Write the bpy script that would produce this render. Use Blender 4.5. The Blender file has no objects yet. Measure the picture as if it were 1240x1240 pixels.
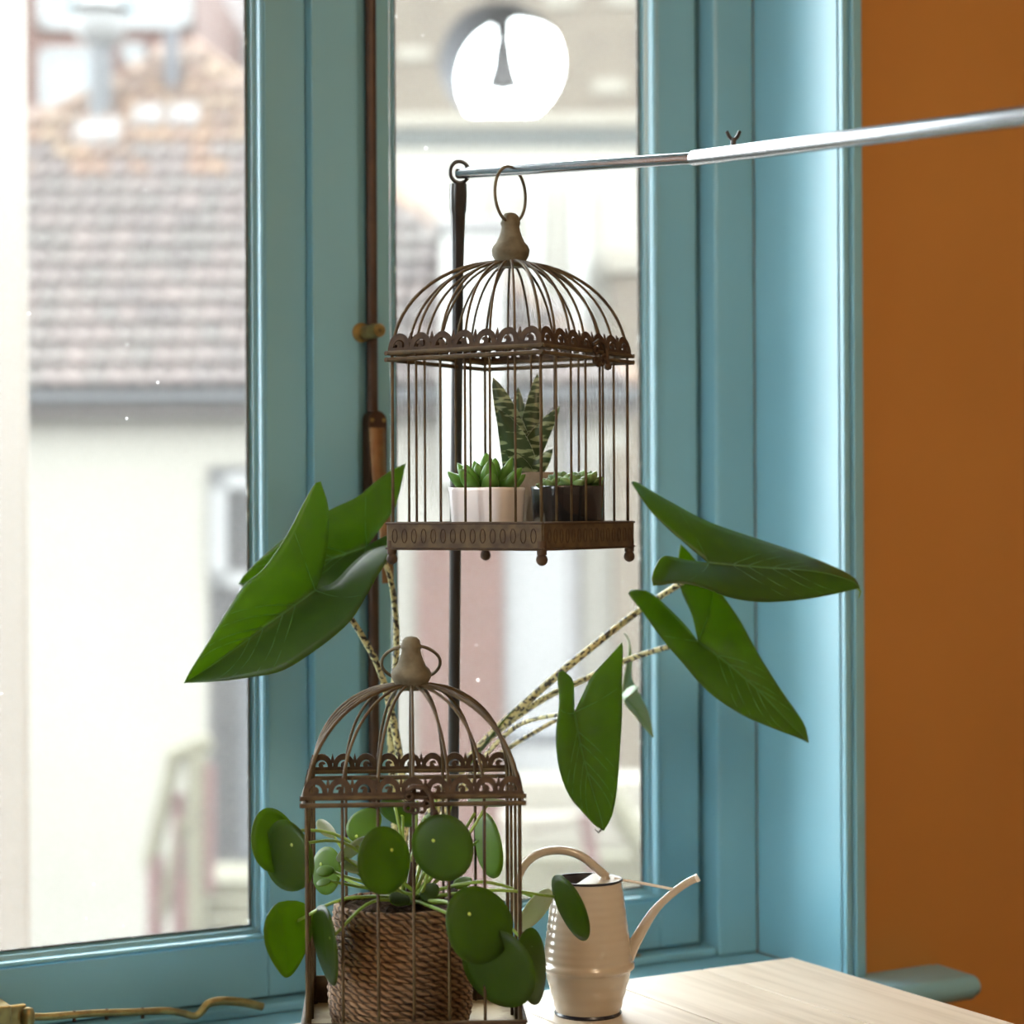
import bpy, bmesh, math, random
from mathutils import Vector, Matrix
random.seed(7)
SC = bpy.context.scene
COL = SC.collection

# ------------------------------------------------------------------ camera
F = 2580.0                      # focal length in pixels of the 1240 frame
TH = math.radians(29.4)         # the window wall is turned this far from the picture plane
ROLL = 0.005
CZ = 1.30                       # eye height; the room's axes are the world axes
CT, ST = math.cos(TH), math.sin(TH)
cam_d = bpy.data.cameras.new('camera')
cam_d.sensor_width = 36.0
cam_d.lens = F / 1240 * 36
cam_d.clip_start = 0.05
cam_d.clip_end = 300
cam_d.dof.use_dof = True
cam_d.dof.focus_distance = 2.25
cam_d.dof.aperture_fstop = 3.7
cam = bpy.data.objects.new('camera', cam_d)
COL.objects.link(cam)
cam.matrix_world = (Matrix.Translation((0, 0, CZ)) @ Matrix.Rotation(-TH, 4, 'Z')
                    @ Matrix.Rotation(math.pi / 2, 4, 'X') @ Matrix.Rotation(-ROLL, 4, 'Z'))
SC.camera = cam

# ------------------------------------------------------------------ world, light, exposure
w = bpy.data.worlds.new('overcast_sky')
SC.world = w
w.use_nodes = True
bg = w.node_tree.nodes['Background']
bg.inputs[0].default_value = (0.93, 0.97, 1.0, 1)
bg.inputs[1].default_value = 14.0
FILL_LAMP_W = 38.0
SC.view_settings.view_transform = 'Standard'
SC.view_settings.look = 'None'
SC.view_settings.gamma = 1
SC.view_settings.exposure = 0.12
SC.view_settings.use_curve_mapping = False


# ------------------------------------------------------------------ helpers: space
def cw(p):
    """eye frame (right, forward, up from the eye) -> world"""
    X, Y, Z = p
    return Vector((CT * X + ST * Y, -ST * X + CT * Y, CZ + Z))


def pc(px, py, Y):
    """point at distance Y in the eye frame"""
    dx, dy = px - 620, py - 620
    return Vector(((dx - ROLL * dy) * Y / F, Y, -(dy + ROLL * dx) * Y / F))


def pw(px, py, Y):
    return cw(pc(px, py, Y))


def on_y(px, py, y):
    """point on the upright plane world-y = y"""
    a = cw(pc(px, py, 1.0)) - Vector((0, 0, CZ))
    t = y / a.y
    return Vector((a.x * t, y, CZ + a.z * t))


def crs(pts, n):
    """smooth resample of a polyline into n+1 points (Catmull-Rom)"""
    P = [Vector(p) for p in pts]
    if len(P) == 2:
        return [P[0].lerp(P[1], i / n) for i in range(n + 1)]
    dense = []
    for i in range(len(P) - 1):
        p0 = P[i - 1] if i > 0 else P[0] * 2 - P[1]
        p3 = P[i + 2] if i + 2 < len(P) else P[-1] * 2 - P[-2]
        p1, p2 = P[i], P[i + 1]
        for k in range(12):
            t = k / 12
            dense.append(0.5 * ((2 * p1) + (p2 - p0) * t + (2 * p0 - 5 * p1 + 4 * p2 - p3) * t * t
                                + (3 * p1 - p0 - 3 * p2 + p3) * t ** 3))
    dense.append(P[-1])
    L = [0]
    for a, b in zip(dense, dense[1:]):
        L.append(L[-1] + (b - a).length)
    out, j = [], 0
    for i in range(n + 1):
        s = L[-1] * i / n
        while j < len(L) - 2 and L[j + 1] < s:
            j += 1
        d = L[j + 1] - L[j]
        out.append(dense[j].lerp(dense[j + 1], (s - L[j]) / d if d > 1e-9 else 0))
    return out


# ------------------------------------------------------------------ helpers: mesh
class MB:
    def __init__(s):
        s.v, s.f = [], []

    def add(s, vs, fs):
        o = len(s.v)
        s.v += [Vector(v) for v in vs]
        s.f += [tuple(i + o for i in f) for f in fs]
        return s

    def box(s, x0, x1, y0, y1, z0, z1):
        return s.add([(x0, y0, z0), (x1, y0, z0), (x1, y1, z0), (x0, y1, z0),
                      (x0, y0, z1), (x1, y0, z1), (x1, y1, z1), (x0, y1, z1)],
                     [(0, 3, 2, 1), (4, 5, 6, 7), (0, 1, 5, 4), (1, 2, 6, 5), (2, 3, 7, 6), (3, 0, 4, 7)])

    def tube(s, pts, r, seg=8, closed=False, caps=True, flat=None, up=None):
        P = [Vector(p) for p in pts]
        n = len(P)
        R = r if isinstance(r, (list, tuple)) else [r] * n
        vs, fs = [], []
        t0 = (P[1] - P[0]).normalized()
        nrm = Vector(up) if up else (Vector((0, 0, 1)) if abs(t0.z) < 0.9 else Vector((1, 0, 0)))
        for i in range(n):
            if closed:
                t = (P[(i + 1) % n] - P[i - 1]).normalized()
            else:
                t = (P[min(i + 1, n - 1)] - P[max(i - 1, 0)]).normalized()
            nrm = (nrm - t * nrm.dot(t)).normalized()
            b = t.cross(nrm)
            fl = flat if flat else 1.0
            for k in range(seg):
                a = 2 * math.pi * k / seg
                vs.append(P[i] + (nrm * math.cos(a) * fl + b * math.sin(a)) * R[i])
        m = n if closed else n - 1
        for i in range(m):
            j = (i + 1) % n
            for k in range(seg):
                l = (k + 1) % seg
                fs.append((i * seg + k, i * seg + l, j * seg + l, j * seg + k))
        if caps and not closed:
            fs.append(tuple(range(seg - 1, -1, -1)))
            fs.append(tuple((n - 1) * seg + k for k in range(seg)))
        return s.add(vs, fs)

    def lathe(s, prof, seg=32, c=(0, 0, 0), caps=True, sq=0.0, rot=0.0):
        """profile [(r, z)], top to bottom or bottom to top; sq > 0 squares the plan"""
        vs, fs = [], []
        n = len(prof)
        for r, z in prof:
            for k in range(seg):
                a = 2 * math.pi * k / seg
                q = 1.0
                if sq:
                    p = 2 + 6 * sq
                    q = (abs(math.cos(a)) ** p + abs(math.sin(a)) ** p) ** (-1 / p)
                vs.append((c[0] + r * q * math.cos(a + rot), c[1] + r * q * math.sin(a + rot), c[2] + z))
        for i in range(n - 1):
            for k in range(seg):
                l = (k + 1) % seg
                fs.append((i * seg + k, i * seg + l, (i + 1) * seg + l, (i + 1) * seg + k))
        if caps:
            fs.append(tuple(range(seg - 1, -1, -1)))
            fs.append(tuple((n - 1) * seg + k for k in range(seg)))
        return s.add(vs, fs)

    def torus(s, c, R, r, ax=(0, 0, 1), seg=40, rs=8, sx=1.0):
        ax = Vector(ax).normalized()
        u = ax.orthogonal().normalized()
        v = ax.cross(u)
        c = Vector(c)
        return s.tube([c + (u * math.cos(2 * math.pi * i / seg) * sx + v * math.sin(2 * math.pi * i / seg)) * R
                       for i in range(seg)], r, rs, closed=True)

    def prism(s, poly, f0, f1):
        """poly: list of 2D points; f0/f1 map (a, b) -> 3D for the two caps"""
        n = len(poly)
        vs = [f0(*p) for p in poly] + [f1(*p) for p in poly]
        fs = [tuple(range(n - 1, -1, -1)), tuple(range(n, 2 * n))]
        for i in range(n):
            j = (i + 1) % n
            fs.append((i, j, n + j, n + i))
        return s.add(vs, fs)

    def build(s, name, m, parent=None, org=(0, 0, 0), smooth=0, bevel=0, merge=False, thick=0, attrs=None, bseg=2):
        me = bpy.data.meshes.new(name)
        o3 = Vector(org)
        me.from_pydata([v - o3 for v in s.v], [], s.f)
        bm = bmesh.new()
        bm.from_mesh(me)
        if merge:
            bmesh.ops.remove_doubles(bm, verts=bm.verts, dist=1e-5)
        bmesh.ops.recalc_face_normals(bm, faces=bm.faces)
        bm.to_mesh(me)
        bm.free()
        if attrs:
            for k, vals in attrs.items():
                a = me.attributes.new(k, 'FLOAT', 'POINT')
                a.data.foreach_set('value', vals)
        if smooth:
            for p in me.polygons:
                p.use_smooth = True
            if smooth < 180:
                me.set_sharp_from_angle(angle=math.radians(smooth))
        me.materials.append(m)
        o = bpy.data.objects.new(name, me)
        COL.objects.link(o)
        if parent:
            o.parent = parent
        if thick:
            md = o.modifiers.new('thickness', 'SOLIDIFY')
            md.thickness = thick
            md.offset = 0
        if bevel:
            md = o.modifiers.new('bevel', 'BEVEL')
            md.width = bevel
            md.segments = bseg
            md.limit_method = 'ANGLE'
            md.harden_normals = False
        return o


def tag(o, label, cat, group=None):
    o['label'] = label
    o['category'] = cat
    if group:
        o['group'] = group
    return o


def struct(o, label=None):
    o['kind'] = 'structure'
    if label:
        o['label'] = label
    return o


def empty(name, loc, rz=0.0):
    o = bpy.data.objects.new(name, None)
    o.empty_display_size = 0.05
    o.location = loc
    o.rotation_euler = (0, 0, rz)
    COL.objects.link(o)
    return o


def eye_thing(name, org, label, cat, group=None, rz=0.0):
    """an Empty at an eye-frame point whose local axes are right / forward / up (turned by rz)"""
    return tag(empty(name, cw(org), -TH + rz), label, cat, group)


def share(o, parent, loc=(0, 0, 0), rot=None, scale=None):
    c = o.copy()
    COL.objects.link(c)
    c.parent = parent
    c.location = loc
    if rot is not None:
        c.rotation_mode = 'QUATERNION'
        c.rotation_quaternion = rot
    if scale is not None:
        c.scale = scale
    return c


# ------------------------------------------------------------------ helpers: materials
def nd(nt, t, **kw):
    n = nt.nodes.new(t)
    for k, v in kw.items():
        setattr(n, k, v)
    return n


def mat(name, col, rough=0.5, metal=0.0, col2=None, scale=20.0, detail=4, stretch=(1, 1, 1), contrast=(0.35, 0.65),
        bump=0.0, bscale=150.0, bdist=0.002, spec=0.5, coat=0.0, tl=0.0, tcol=None, rand=None, tcol2=None):
    m = bpy.data.materials.new(name)
    m.use_nodes = True
    nt = m.node_tree
    b = nt.nodes['Principled BSDF']
    b.inputs['Roughness'].default_value = rough
    b.inputs['Metallic'].default_value = metal
    b.inputs['Specular IOR Level'].default_value = spec
    b.inputs['Coat Weight'].default_value = coat
    tc = nd(nt, 'ShaderNodeTexCoord')
    mp = nd(nt, 'ShaderNodeMapping')
    mp.inputs['Scale'].default_value = stretch
    nt.links.new(tc.outputs['Object'], mp.inputs[0])
    out = None
    if rand:                              # colour ramp over a random number per object
        oi = nd(nt, 'ShaderNodeObjectInfo')
        rp = nd(nt, 'ShaderNodeValToRGB')
        rp.color_ramp.interpolation = 'LINEAR'
        els = rp.color_ramp.elements
        while len(els) < len(rand):
            els.new(0.5)
        for i, c in enumerate(rand):
            els[i].position = i / (len(rand) - 1)
            els[i].color = (*c, 1)
        nt.links.new(oi.outputs['Random'], rp.inputs[0])
        out = rp.outputs[0]
    if col2:
        nz = nd(nt, 'ShaderNodeTexNoise')
        nz.inputs['Scale'].default_value = scale
        nz.inputs['Detail'].default_value = detail
        nt.links.new(mp.outputs[0], nz.inputs['Vector'])
        mr = nd(nt, 'ShaderNodeMapRange')
        mr.inputs[1].default_value, mr.inputs[2].default_value = contrast
        nt.links.new(nz.outputs[0], mr.inputs[0])
        mx = nd(nt, 'ShaderNodeMix', data_type='RGBA')
        mx.inputs[6].default_value = (*col, 1)
        mx.inputs[7].default_value = (*col2, 1)
        if out:
            nt.links.new(out, mx.inputs[6])
        nt.links.new(mr.outputs[0], mx.inputs[0])
        out = mx.outputs[2]
    if out:
        nt.links.new(out, b.inputs['Base Color'])
    else:
        b.inputs['Base Color'].default_value = (*col, 1)
    if bump:
        nz = nd(nt, 'ShaderNodeTexNoise')
        nz.inputs['Scale'].default_value = bscale
        nz.inputs['Detail'].default_value = 3
        nt.links.new(mp.outputs[0], nz.inputs['Vector'])
        bp = nd(nt, 'ShaderNodeBump')
        bp.inputs['Strength'].default_value = bump
        bp.inputs['Distance'].default_value = bdist
        nt.links.new(nz.outputs[0], bp.inputs['Height'])
        nt.links.new(bp.outputs[0], b.inputs['Normal'])
    if tl:
        t = nd(nt, 'ShaderNodeBsdfTranslucent')
        t.inputs[0].default_value = (*tcol, 1)
        if tcol2:
            nz = nd(nt, 'ShaderNodeTexNoise')
            nz.inputs['Scale'].default_value = 45
            nz.inputs['Detail'].default_value = 3
            nt.links.new(tc.outputs['Object'], nz.inputs['Vector'])
            mx = nd(nt, 'ShaderNodeMix', data_type='RGBA')
            mx.inputs[6].default_value = (*tcol, 1)
            mx.inputs[7].default_value = (*tcol2, 1)
            nt.links.new(nz.outputs[0], mx.inputs[0])
            nt.links.new(mx.outputs[2], t.inputs[0])
        ms = nd(nt, 'ShaderNodeMixShader')
        ms.inputs[0].default_value = tl
        nt.links.new(b.outputs[0], ms.inputs[1])
        nt.links.new(t.outputs[0], ms.inputs[2])
        nt.links.new(ms.outputs[0], nt.nodes['Material Output'].inputs[0])
    return m


def glass_mat():
    m = bpy.data.materials.new('window_glass')
    m.use_nodes = True
    nt = m.node_tree
    nt.nodes.remove(nt.nodes['Principled BSDF'])
    tr = nd(nt, 'ShaderNodeBsdfTransparent')
    tr.inputs[0].default_value = (0.97, 0.985, 0.98, 1)
    gl = nd(nt, 'ShaderNodeBsdfGlossy')
    gl.inputs['Roughness'].default_value = 0.02
    fr = nd(nt, 'ShaderNodeFresnel')
    fr.inputs[0].default_value = 1.18
    m1 = nd(nt, 'ShaderNodeMixShader')
    nt.links.new(fr.outputs[0], m1.inputs[0])
    nt.links.new(tr.outputs[0], m1.inputs[1])
    nt.links.new(gl.outputs[0], m1.inputs[2])
    # dried water specks and a thin milky film put in as haze
    tc = nd(nt, 'ShaderNodeTexCoord')
    vo = nd(nt, 'ShaderNodeTexVoronoi')
    vo.inputs['Scale'].default_value = 26
    nt.links.new(tc.outputs['Object'], vo.inputs['Vector'])
    sep = nd(nt, 'ShaderNodeSeparateColor')
    nt.links.new(vo.outputs['Color'], sep.inputs[0])
    sz = nd(nt, 'ShaderNodeMath', operation='MULTIPLY')
    sz.inputs[1].default_value = 0.05
    nt.links.new(sep.outputs[0], sz.inputs[0])
    lt = nd(nt, 'ShaderNodeMath', operation='LESS_THAN')
    nt.links.new(vo.outputs['Distance'], lt.inputs[0])
    nt.links.new(sz.outputs[0], lt.inputs[1])
    mu = nd(nt, 'ShaderNodeMath', operation='MULTIPLY_ADD')
    mu.inputs[1].default_value = 0.45
    mu.inputs[2].default_value = 0.009
    nt.links.new(lt.outputs[0], mu.inputs[0])
    df = nd(nt, 'ShaderNodeBsdfTranslucent')
    df.inputs[0].default_value = (0.9, 0.9, 0.88, 1)
    m2 = nd(nt, 'ShaderNodeMixShader')
    nt.links.new(mu.outputs[0], m2.inputs[0])
    nt.links.new(m1.outputs[0], m2.inputs[1])
    nt.links.new(df.outputs[0], m2.inputs[2])
    nt.links.new(m2.outputs[0], nt.nodes['Material Output'].inputs[0])
    return m


def stripe_mat(name, pale, dark, scale, thr, stretch, rough=0.45, attr=None, edge=None):
    """pale ground with dark blotches (zebra stalk, banded aloe leaf)"""
    m = mat(name, pale, rough)
    nt = m.node_tree
    b = nt.nodes['Principled BSDF']
    tc = nd(nt, 'ShaderNodeTexCoord')
    mp = nd(nt, 'ShaderNodeMapping')
    mp.inputs['Scale'].default_value = stretch
    nt.links.new(tc.outputs['Object'], mp.inputs[0])
    nz = nd(nt, 'ShaderNodeTexNoise')
    nz.inputs['Scale'].default_value = scale
    nz.inputs['Detail'].default_value = 1.5
    nt.links.new(mp.outputs[0], nz.inputs['Vector'])
    mr = nd(nt, 'ShaderNodeMapRange')
    mr.inputs[1].default_value = thr
    mr.inputs[2].default_value = thr + 0.05
    nt.links.new(nz.outputs[0], mr.inputs[0])
    mx = nd(nt, 'ShaderNodeMix', data_type='RGBA')
    mx.inputs[6].default_value = (*pale, 1)
    mx.inputs[7].default_value = (*dark, 1)
    nt.links.new(mr.outputs[0], mx.inputs[0])
    out = mx.outputs[2]
    if attr:
        at = nd(nt, 'ShaderNodeAttribute', attribute_name=attr)
        gt = nd(nt, 'ShaderNodeMath', operation='GREATER_THAN')
        gt.inputs[1].default_value = 0.9
        nt.links.new(at.outputs['Fac'], gt.inputs[0])
        m2 = nd(nt, 'ShaderNodeMix', data_type='RGBA')
        nt.links.new(gt.outputs[0], m2.inputs[0])
        nt.links.new(out, m2.inputs[6])
        m2.inputs[7].default_value = (*edge, 1)
        out = m2.outputs[2]
    nt.links.new(out, b.inputs['Base Color'])
    return m


def grain_mat(name, c1, c2, c3, rough, along='Y', scale=1.0):
    """planed timber: streaks along one axis, a random shift per plank"""
    m = mat(name, c1, rough)
    nt = m.node_tree
    b = nt.nodes['Principled BSDF']
    tc = nd(nt, 'ShaderNodeTexCoord')
    oi = nd(nt, 'ShaderNodeObjectInfo')
    ad = nd(nt, 'ShaderNodeVectorMath', operation='ADD')
    sc = nd(nt, 'ShaderNodeVectorMath', operation='SCALE')
    sc.inputs['Scale'].default_value = 7.0
    cmb = nd(nt, 'ShaderNodeCombineXYZ')
    for i in range(3):
        nt.links.new(oi.outputs['Random'], cmb.inputs[i])
    nt.links.new(cmb.outputs[0], sc.inputs[0])
    nt.links.new(tc.outputs['Object'], ad.inputs[0])
    nt.links.new(sc.outputs[0], ad.inputs[1])
    mp = nd(nt, 'ShaderNodeMapping')
    mp.inputs['Scale'].default_value = {'Y': (60 * scale, 3 * scale, 60 * scale), 'X': (3 * scale, 60 * scale, 60 * scale)}[along]
    nt.links.new(ad.outputs[0], mp.inputs[0])
    nz = nd(nt, 'ShaderNodeTexNoise')
    nz.inputs['Scale'].default_value = 1.0
    nz.inputs['Detail'].default_value = 6
    nz.inputs['Distortion'].default_value = 0.6
    nt.links.new(mp.outputs[0], nz.inputs['Vector'])
    rp = nd(nt, 'ShaderNodeValToRGB')
    e = rp.color_ramp.elements
    e[0].position, e[0].color = 0.25, (*c3, 1)
    e[1].position, e[1].color = 0.75, (*c1, 1)
    x = e.new(0.5)
    x.color = (*c2, 1)
    nt.links.new(nz.outputs[0], rp.inputs[0])
    nt.links.new(rp.outputs[0], b.inputs['Base Color'])
    bp = nd(nt, 'ShaderNodeBump')
    bp.inputs['Strength'].default_value = 0.25
    bp.inputs['Distance'].default_value = 0.001
    nt.links.new(nz.outputs[0], bp.inputs['Height'])
    nt.links.new(bp.outputs[0], b.inputs['Normal'])
    return m


M = {}
M['blue'] = mat('blue_gloss_paint', (0.22, 0.46, 0.56), 0.27, col2=(0.20, 0.43, 0.53), scale=3, bump=0.06, bscale=40, bdist=0.004)
M['orange'] = mat('ochre_wall_paint', (0.49, 0.215, 0.040), 0.6, col2=(0.46, 0.200, 0.036), scale=2.5, bump=0.05, bscale=90)
M['putty'] = mat('old_glazing_putty', (0.10, 0.10, 0.09), 0.8, col2=(0.5, 0.55, 0.55), scale=60, contrast=(0.6, 0.7))
M['offwhite'] = mat('warm_white_paint', (0.70, 0.62, 0.50), 0.7, col2=(0.66, 0.58, 0.46), scale=2)
M['glass'] = glass_mat()
M['rust'] = mat('rusty_bronze_metal', (0.050, 0.031, 0.015), 0.62, 0.0, spec=0.3, col2=(0.095, 0.066, 0.028), scale=60, bump=0.25, bscale=500, bdist=0.0006)
M['rust_red'] = mat('dark_rust_metal', (0.034, 0.019, 0.011), 0.7, 0.0, spec=0.3, col2=(0.065, 0.038, 0.018), scale=90, bump=0.3, bscale=600, bdist=0.0006)
M['verdigris'] = mat('aged_olive_metal', (0.095, 0.078, 0.046), 0.75, 0.0, spec=0.3, col2=(0.15, 0.13, 0.085), scale=70, bump=0.3, bscale=300, bdist=0.0008)
M['tray'] = mat('worn_tray_metal', (0.42, 0.34, 0.20), 0.6, 0.1, col2=(0.20, 0.13, 0.06), scale=35, contrast=(0.5, 0.75))
M['chrome'] = mat('brushed_steel', (0.46, 0.47, 0.49), 0.24, 1.0, col2=(0.43, 0.44, 0.46), scale=5)
M['black'] = mat('black_plastic', (0.012, 0.012, 0.013), 0.3, col2=(0.02, 0.018, 0.016), scale=10)
M['brass'] = mat('tarnished_brass', (0.36, 0.27, 0.10), 0.38, 0.75, col2=(0.20, 0.13, 0.05), scale=45)
M['bronze'] = mat('brown_bronze', (0.070, 0.034, 0.016), 0.45, 0.3, col2=(0.045, 0.022, 0.012), scale=30)
M['lever'] = mat('worn_bronze_lever', (0.26, 0.16, 0.065), 0.4, 0.5, col2=(0.2, 0.09, 0.035), scale=30)
M['cream'] = mat('cream_enamel', (0.47, 0.405, 0.315), 0.2, col2=(0.45, 0.385, 0.295), scale=8, coat=0.5)
M['can_in'] = mat('grey_enamel_inside', (0.10, 0.10, 0.11), 0.4, col2=(0.13, 0.13, 0.14), scale=10)
M['white_en'] = mat('white_enamel', (0.75, 0.72, 0.66), 0.3, col2=(0.72, 0.69, 0.63), scale=9)
M['rim'] = mat('navy_black_rim', (0.012, 0.013, 0.02), 0.25, col2=(0.018, 0.018, 0.026), scale=20)
M['oak'] = grain_mat('bleached_oak', (0.66, 0.58, 0.47), (0.62, 0.54, 0.43), (0.50, 0.42, 0.32), 0.5, 'Y')
M['floorwood'] = grain_mat('brown_floor_boards', (0.30, 0.17, 0.08), (0.24, 0.13, 0.06), (0.16, 0.08, 0.035), 0.45, 'Y', 0.5)
M['soil'] = mat('dark_potting_soil', (0.018, 0.011, 0.007), 1.0, spec=0.05, col2=(0.07, 0.045, 0.03), scale=160, bump=1.0, bscale=140, bdist=0.006)
M['white_pot'] = mat('white_glazed_ceramic', (0.78, 0.75, 0.76), 0.25, col2=(0.76, 0.73, 0.74), scale=8, coat=0.4)
M['black_pot'] = mat('black_glazed_ceramic', (0.012, 0.012, 0.014), 0.22, col2=(0.016, 0.016, 0.018), scale=8, coat=0.4)
M['grey_pot'] = mat('beige_cement', (0.36, 0.31, 0.26), 0.85, col2=(0.28, 0.24, 0.20), scale=60, bump=0.3, bscale=300)
M['terracotta'] = mat('plant_pot_plastic', (0.10, 0.09, 0.08), 0.6, col2=(0.12, 0.10, 0.09), scale=9)
M['alo'] = mat('alocasia_leaf', (0.036, 0.062, 0.018), 0.36, col2=(0.028, 0.050, 0.015), scale=14, bump=0.15, bscale=70, bdist=0.002,
               tl=0.48, tcol=(0.17, 0.29, 0.006), tcol2=(0.27, 0.42, 0.010))
M['alo_back'] = mat('alocasia_leaf_underside', (0.30, 0.42, 0.27), 0.5, col2=(0.24, 0.36, 0.2), scale=20, tl=0.25, tcol=(0.3, 0.45, 0.12))
M['alo_vein'] = mat('alocasia_vein', (0.10, 0.22, 0.05), 0.35, col2=(0.08, 0.19, 0.04), scale=30, tl=0.3, tcol=(0.3, 0.55, 0.05))
M['zebra'] = stripe_mat('zebra_stalk', (0.62, 0.56, 0.27), (0.035, 0.030, 0.018), 230, 0.50, (1, 1, 1))
M['pil'] = mat('pilea_leaf', (0.032, 0.058, 0.012), 0.42, spec=0.28, col2=(0.034, 0.060, 0.014), scale=25, bump=0.08, bscale=90, bdist=0.001,
               tl=0.56, tcol=(0.19, 0.30, 0.006), tcol2=(0.27, 0.40, 0.010))
M['pil_pale'] = mat('pilea_young_leaf', (0.10, 0.17, 0.03), 0.42, spec=0.3, col2=(0.08, 0.14, 0.025), scale=25, tl=0.55, tcol=(0.34, 0.52, 0.02))
M['pil_under'] = mat('pilea_leaf_underside', (0.42, 0.53, 0.38), 0.4, col2=(0.36, 0.47, 0.32), scale=25, tl=0.25, tcol=(0.4, 0.5, 0.2))
M['pil_stem'] = mat('pilea_stalk', (0.28, 0.42, 0.08), 0.35, col2=(0.24, 0.38, 0.06), scale=40, tl=0.2, tcol=(0.4, 0.6, 0.08))
M['dot'] = mat('pilea_leaf_eye', (0.55, 0.68, 0.12), 0.4, col2=(0.5, 0.62, 0.1), scale=50, tl=0.3, tcol=(0.7, 0.85, 0.15))
M['haw'] = mat('plump_succulent_leaf', (0.13, 0.28, 0.06), 0.3, col2=(0.08, 0.20, 0.04), scale=40, tl=0.3, tcol=(0.35, 0.65, 0.06))
M['sed'] = mat('jade_succulent_leaf', (0.16, 0.27, 0.09), 0.35, rand=[(0.10, 0.20, 0.06), (0.20, 0.33, 0.12), (0.13, 0.24, 0.07)], tl=0.2, tcol=(0.3, 0.5, 0.08))
M['aloe'] = stripe_mat('tiger_aloe_leaf', (0.24, 0.30, 0.17), (0.030, 0.060, 0.022), 75, 0.42, (0.7, 0.7, 2.8), 0.4, 'edge', (0.62, 0.66, 0.56))


def rope_mat():
    m = mat('braided_seagrass', (0.30, 0.17, 0.08), 0.85)
    nt = m.node_tree
    b = nt.nodes['Principled BSDF']
    tc = nd(nt, 'ShaderNodeTexCoord')
    sx = nd(nt, 'ShaderNodeSeparateXYZ')
    nt.links.new(tc.outputs['Object'], sx.inputs[0])
    at = nd(nt, 'ShaderNodeMath', operation='ARCTAN2')
    nt.links.new(sx.outputs[1], at.inputs[0])
    nt.links.new(sx.outputs[0], at.inputs[1])
    mu = nd(nt, 'ShaderNodeMath', operation='MULTIPLY')
    mu.inputs[1].default_value = 15.0
    nt.links.new(at.outputs[0], mu.inputs[0])
    mz = nd(nt, 'ShaderNodeMath', operation='MULTIPLY_ADD')
    mz.inputs[1].default_value = 330.0
    nt.links.new(sx.outputs[2], mz.inputs[0])
    nt.links.new(mu.outputs[0], mz.inputs[2])
    cb = nd(nt, 'ShaderNodeCombineXYZ')
    nt.links.new(mz.outputs[0], cb.inputs[0])
    nz0 = nd(nt, 'ShaderNodeTexNoise')
    nz0.inputs['Scale'].default_value = 90
    nt.links.new(tc.outputs['Object'], nz0.inputs['Vector'])
    wv = nd(nt, 'ShaderNodeMath', operation='MULTIPLY_ADD')
    wv.inputs[1].default_value = 3.0
    nt.links.new(nz0.outputs[0], wv.inputs[0])
    nt.links.new(mz.outputs[0], wv.inputs[2])
    sn = nd(nt, 'ShaderNodeMath', operation='MULTIPLY')
    sn.inputs[1].default_value = 2.6
    nt.links.new(wv.outputs[0], sn.inputs[0])
    si = nd(nt, 'ShaderNodeMath', operation='SINE')
    nt.links.new(sn.outputs[0], si.inputs[0])
    mr = nd(nt, 'ShaderNodeMapRange')
    mr.inputs[1].default_value, mr.inputs[2].default_value = -1, 0.4
    nt.links.new(si.outputs[0], mr.inputs[0])
    mx = nd(nt, 'ShaderNodeMix', data_type='RGBA')
    mx.inputs[6].default_value = (0.075, 0.040, 0.018, 1)
    mx.inputs[7].default_value = (0.26, 0.155, 0.080, 1)
    nt.links.new(mr.outputs[0], mx.inputs[0])
    nt.links.new(mx.outputs[2], b.inputs['Base Color'])
    bp = nd(nt, 'ShaderNodeBump')
    bp.inputs['Strength'].default_value = 0.8
    bp.inputs['Distance'].default_value = 0.003
    nt.links.new(mr.outputs[0], bp.inputs['Height'])
    nt.links.new(bp.outputs[0], b.inputs['Normal'])
    return m


M['rope'] = rope_mat()
# outdoors
_ms = mat


def mat(name, col, *a, **k):
    """outdoor finishes, all darkened by one factor to offset the strong sky"""
    f = 0.145  # dims every outdoor colour to hold exposure under the strong sky
    col = tuple(c * f for c in col)
    if 'col2' in k:
        k['col2'] = tuple(c * f for c in k['col2'])
    if 'rand' in k:
        k['rand'] = [tuple(c * f for c in q) for q in k['rand']]
    return _ms(name, col, *a, **k)


M['render'] = mat('cream_render', (0.86, 0.82, 0.71), 0.9, col2=(0.82, 0.78, 0.67), scale=0.6)
M['render_w'] = mat('white_render', (1.25, 1.25, 1.18), 0.9, col2=(1.2, 1.2, 1.13), scale=0.8)
M['tile'] = mat('weathered_pantile', (0.4, 0.3, 0.26), 0.85, rand=[(0.26, 0.21, 0.20), (0.48, 0.36, 0.33), (0.34, 0.30, 0.27), (0.58, 0.44, 0.40), (0.30, 0.25, 0.24)],
                col2=(0.16, 0.13, 0.11), scale=6, contrast=(0.45, 0.8))
M['tile_o'] = mat('orange_pantile', (0.6, 0.3, 0.16), 0.85, rand=[(0.62, 0.34, 0.20), (0.46, 0.27, 0.18), (0.68, 0.40, 0.22), (0.36, 0.22, 0.16), (0.66, 0.44, 0.26)],
                  col2=(0.24, 0.17, 0.13), scale=6, contrast=(0.5, 0.8))
M['zinc'] = mat('grey_zinc', (0.19, 0.20, 0.215), 0.6, 0.0, col2=(0.16, 0.17, 0.185), scale=4)
M['slate'] = mat('dark_blue_flue', (0.06, 0.075, 0.11), 0.5, col2=(0.09, 0.10, 0.14), scale=5)
M['lead'] = mat('pale_lead_flashing', (0.55, 0.54, 0.54), 0.7, col2=(0.46, 0.44, 0.43), scale=4)
M['fascia'] = mat('brown_fascia', (0.155, 0.120, 0.098), 0.7, col2=(0.13, 0.10, 0.08), scale=3)
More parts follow.
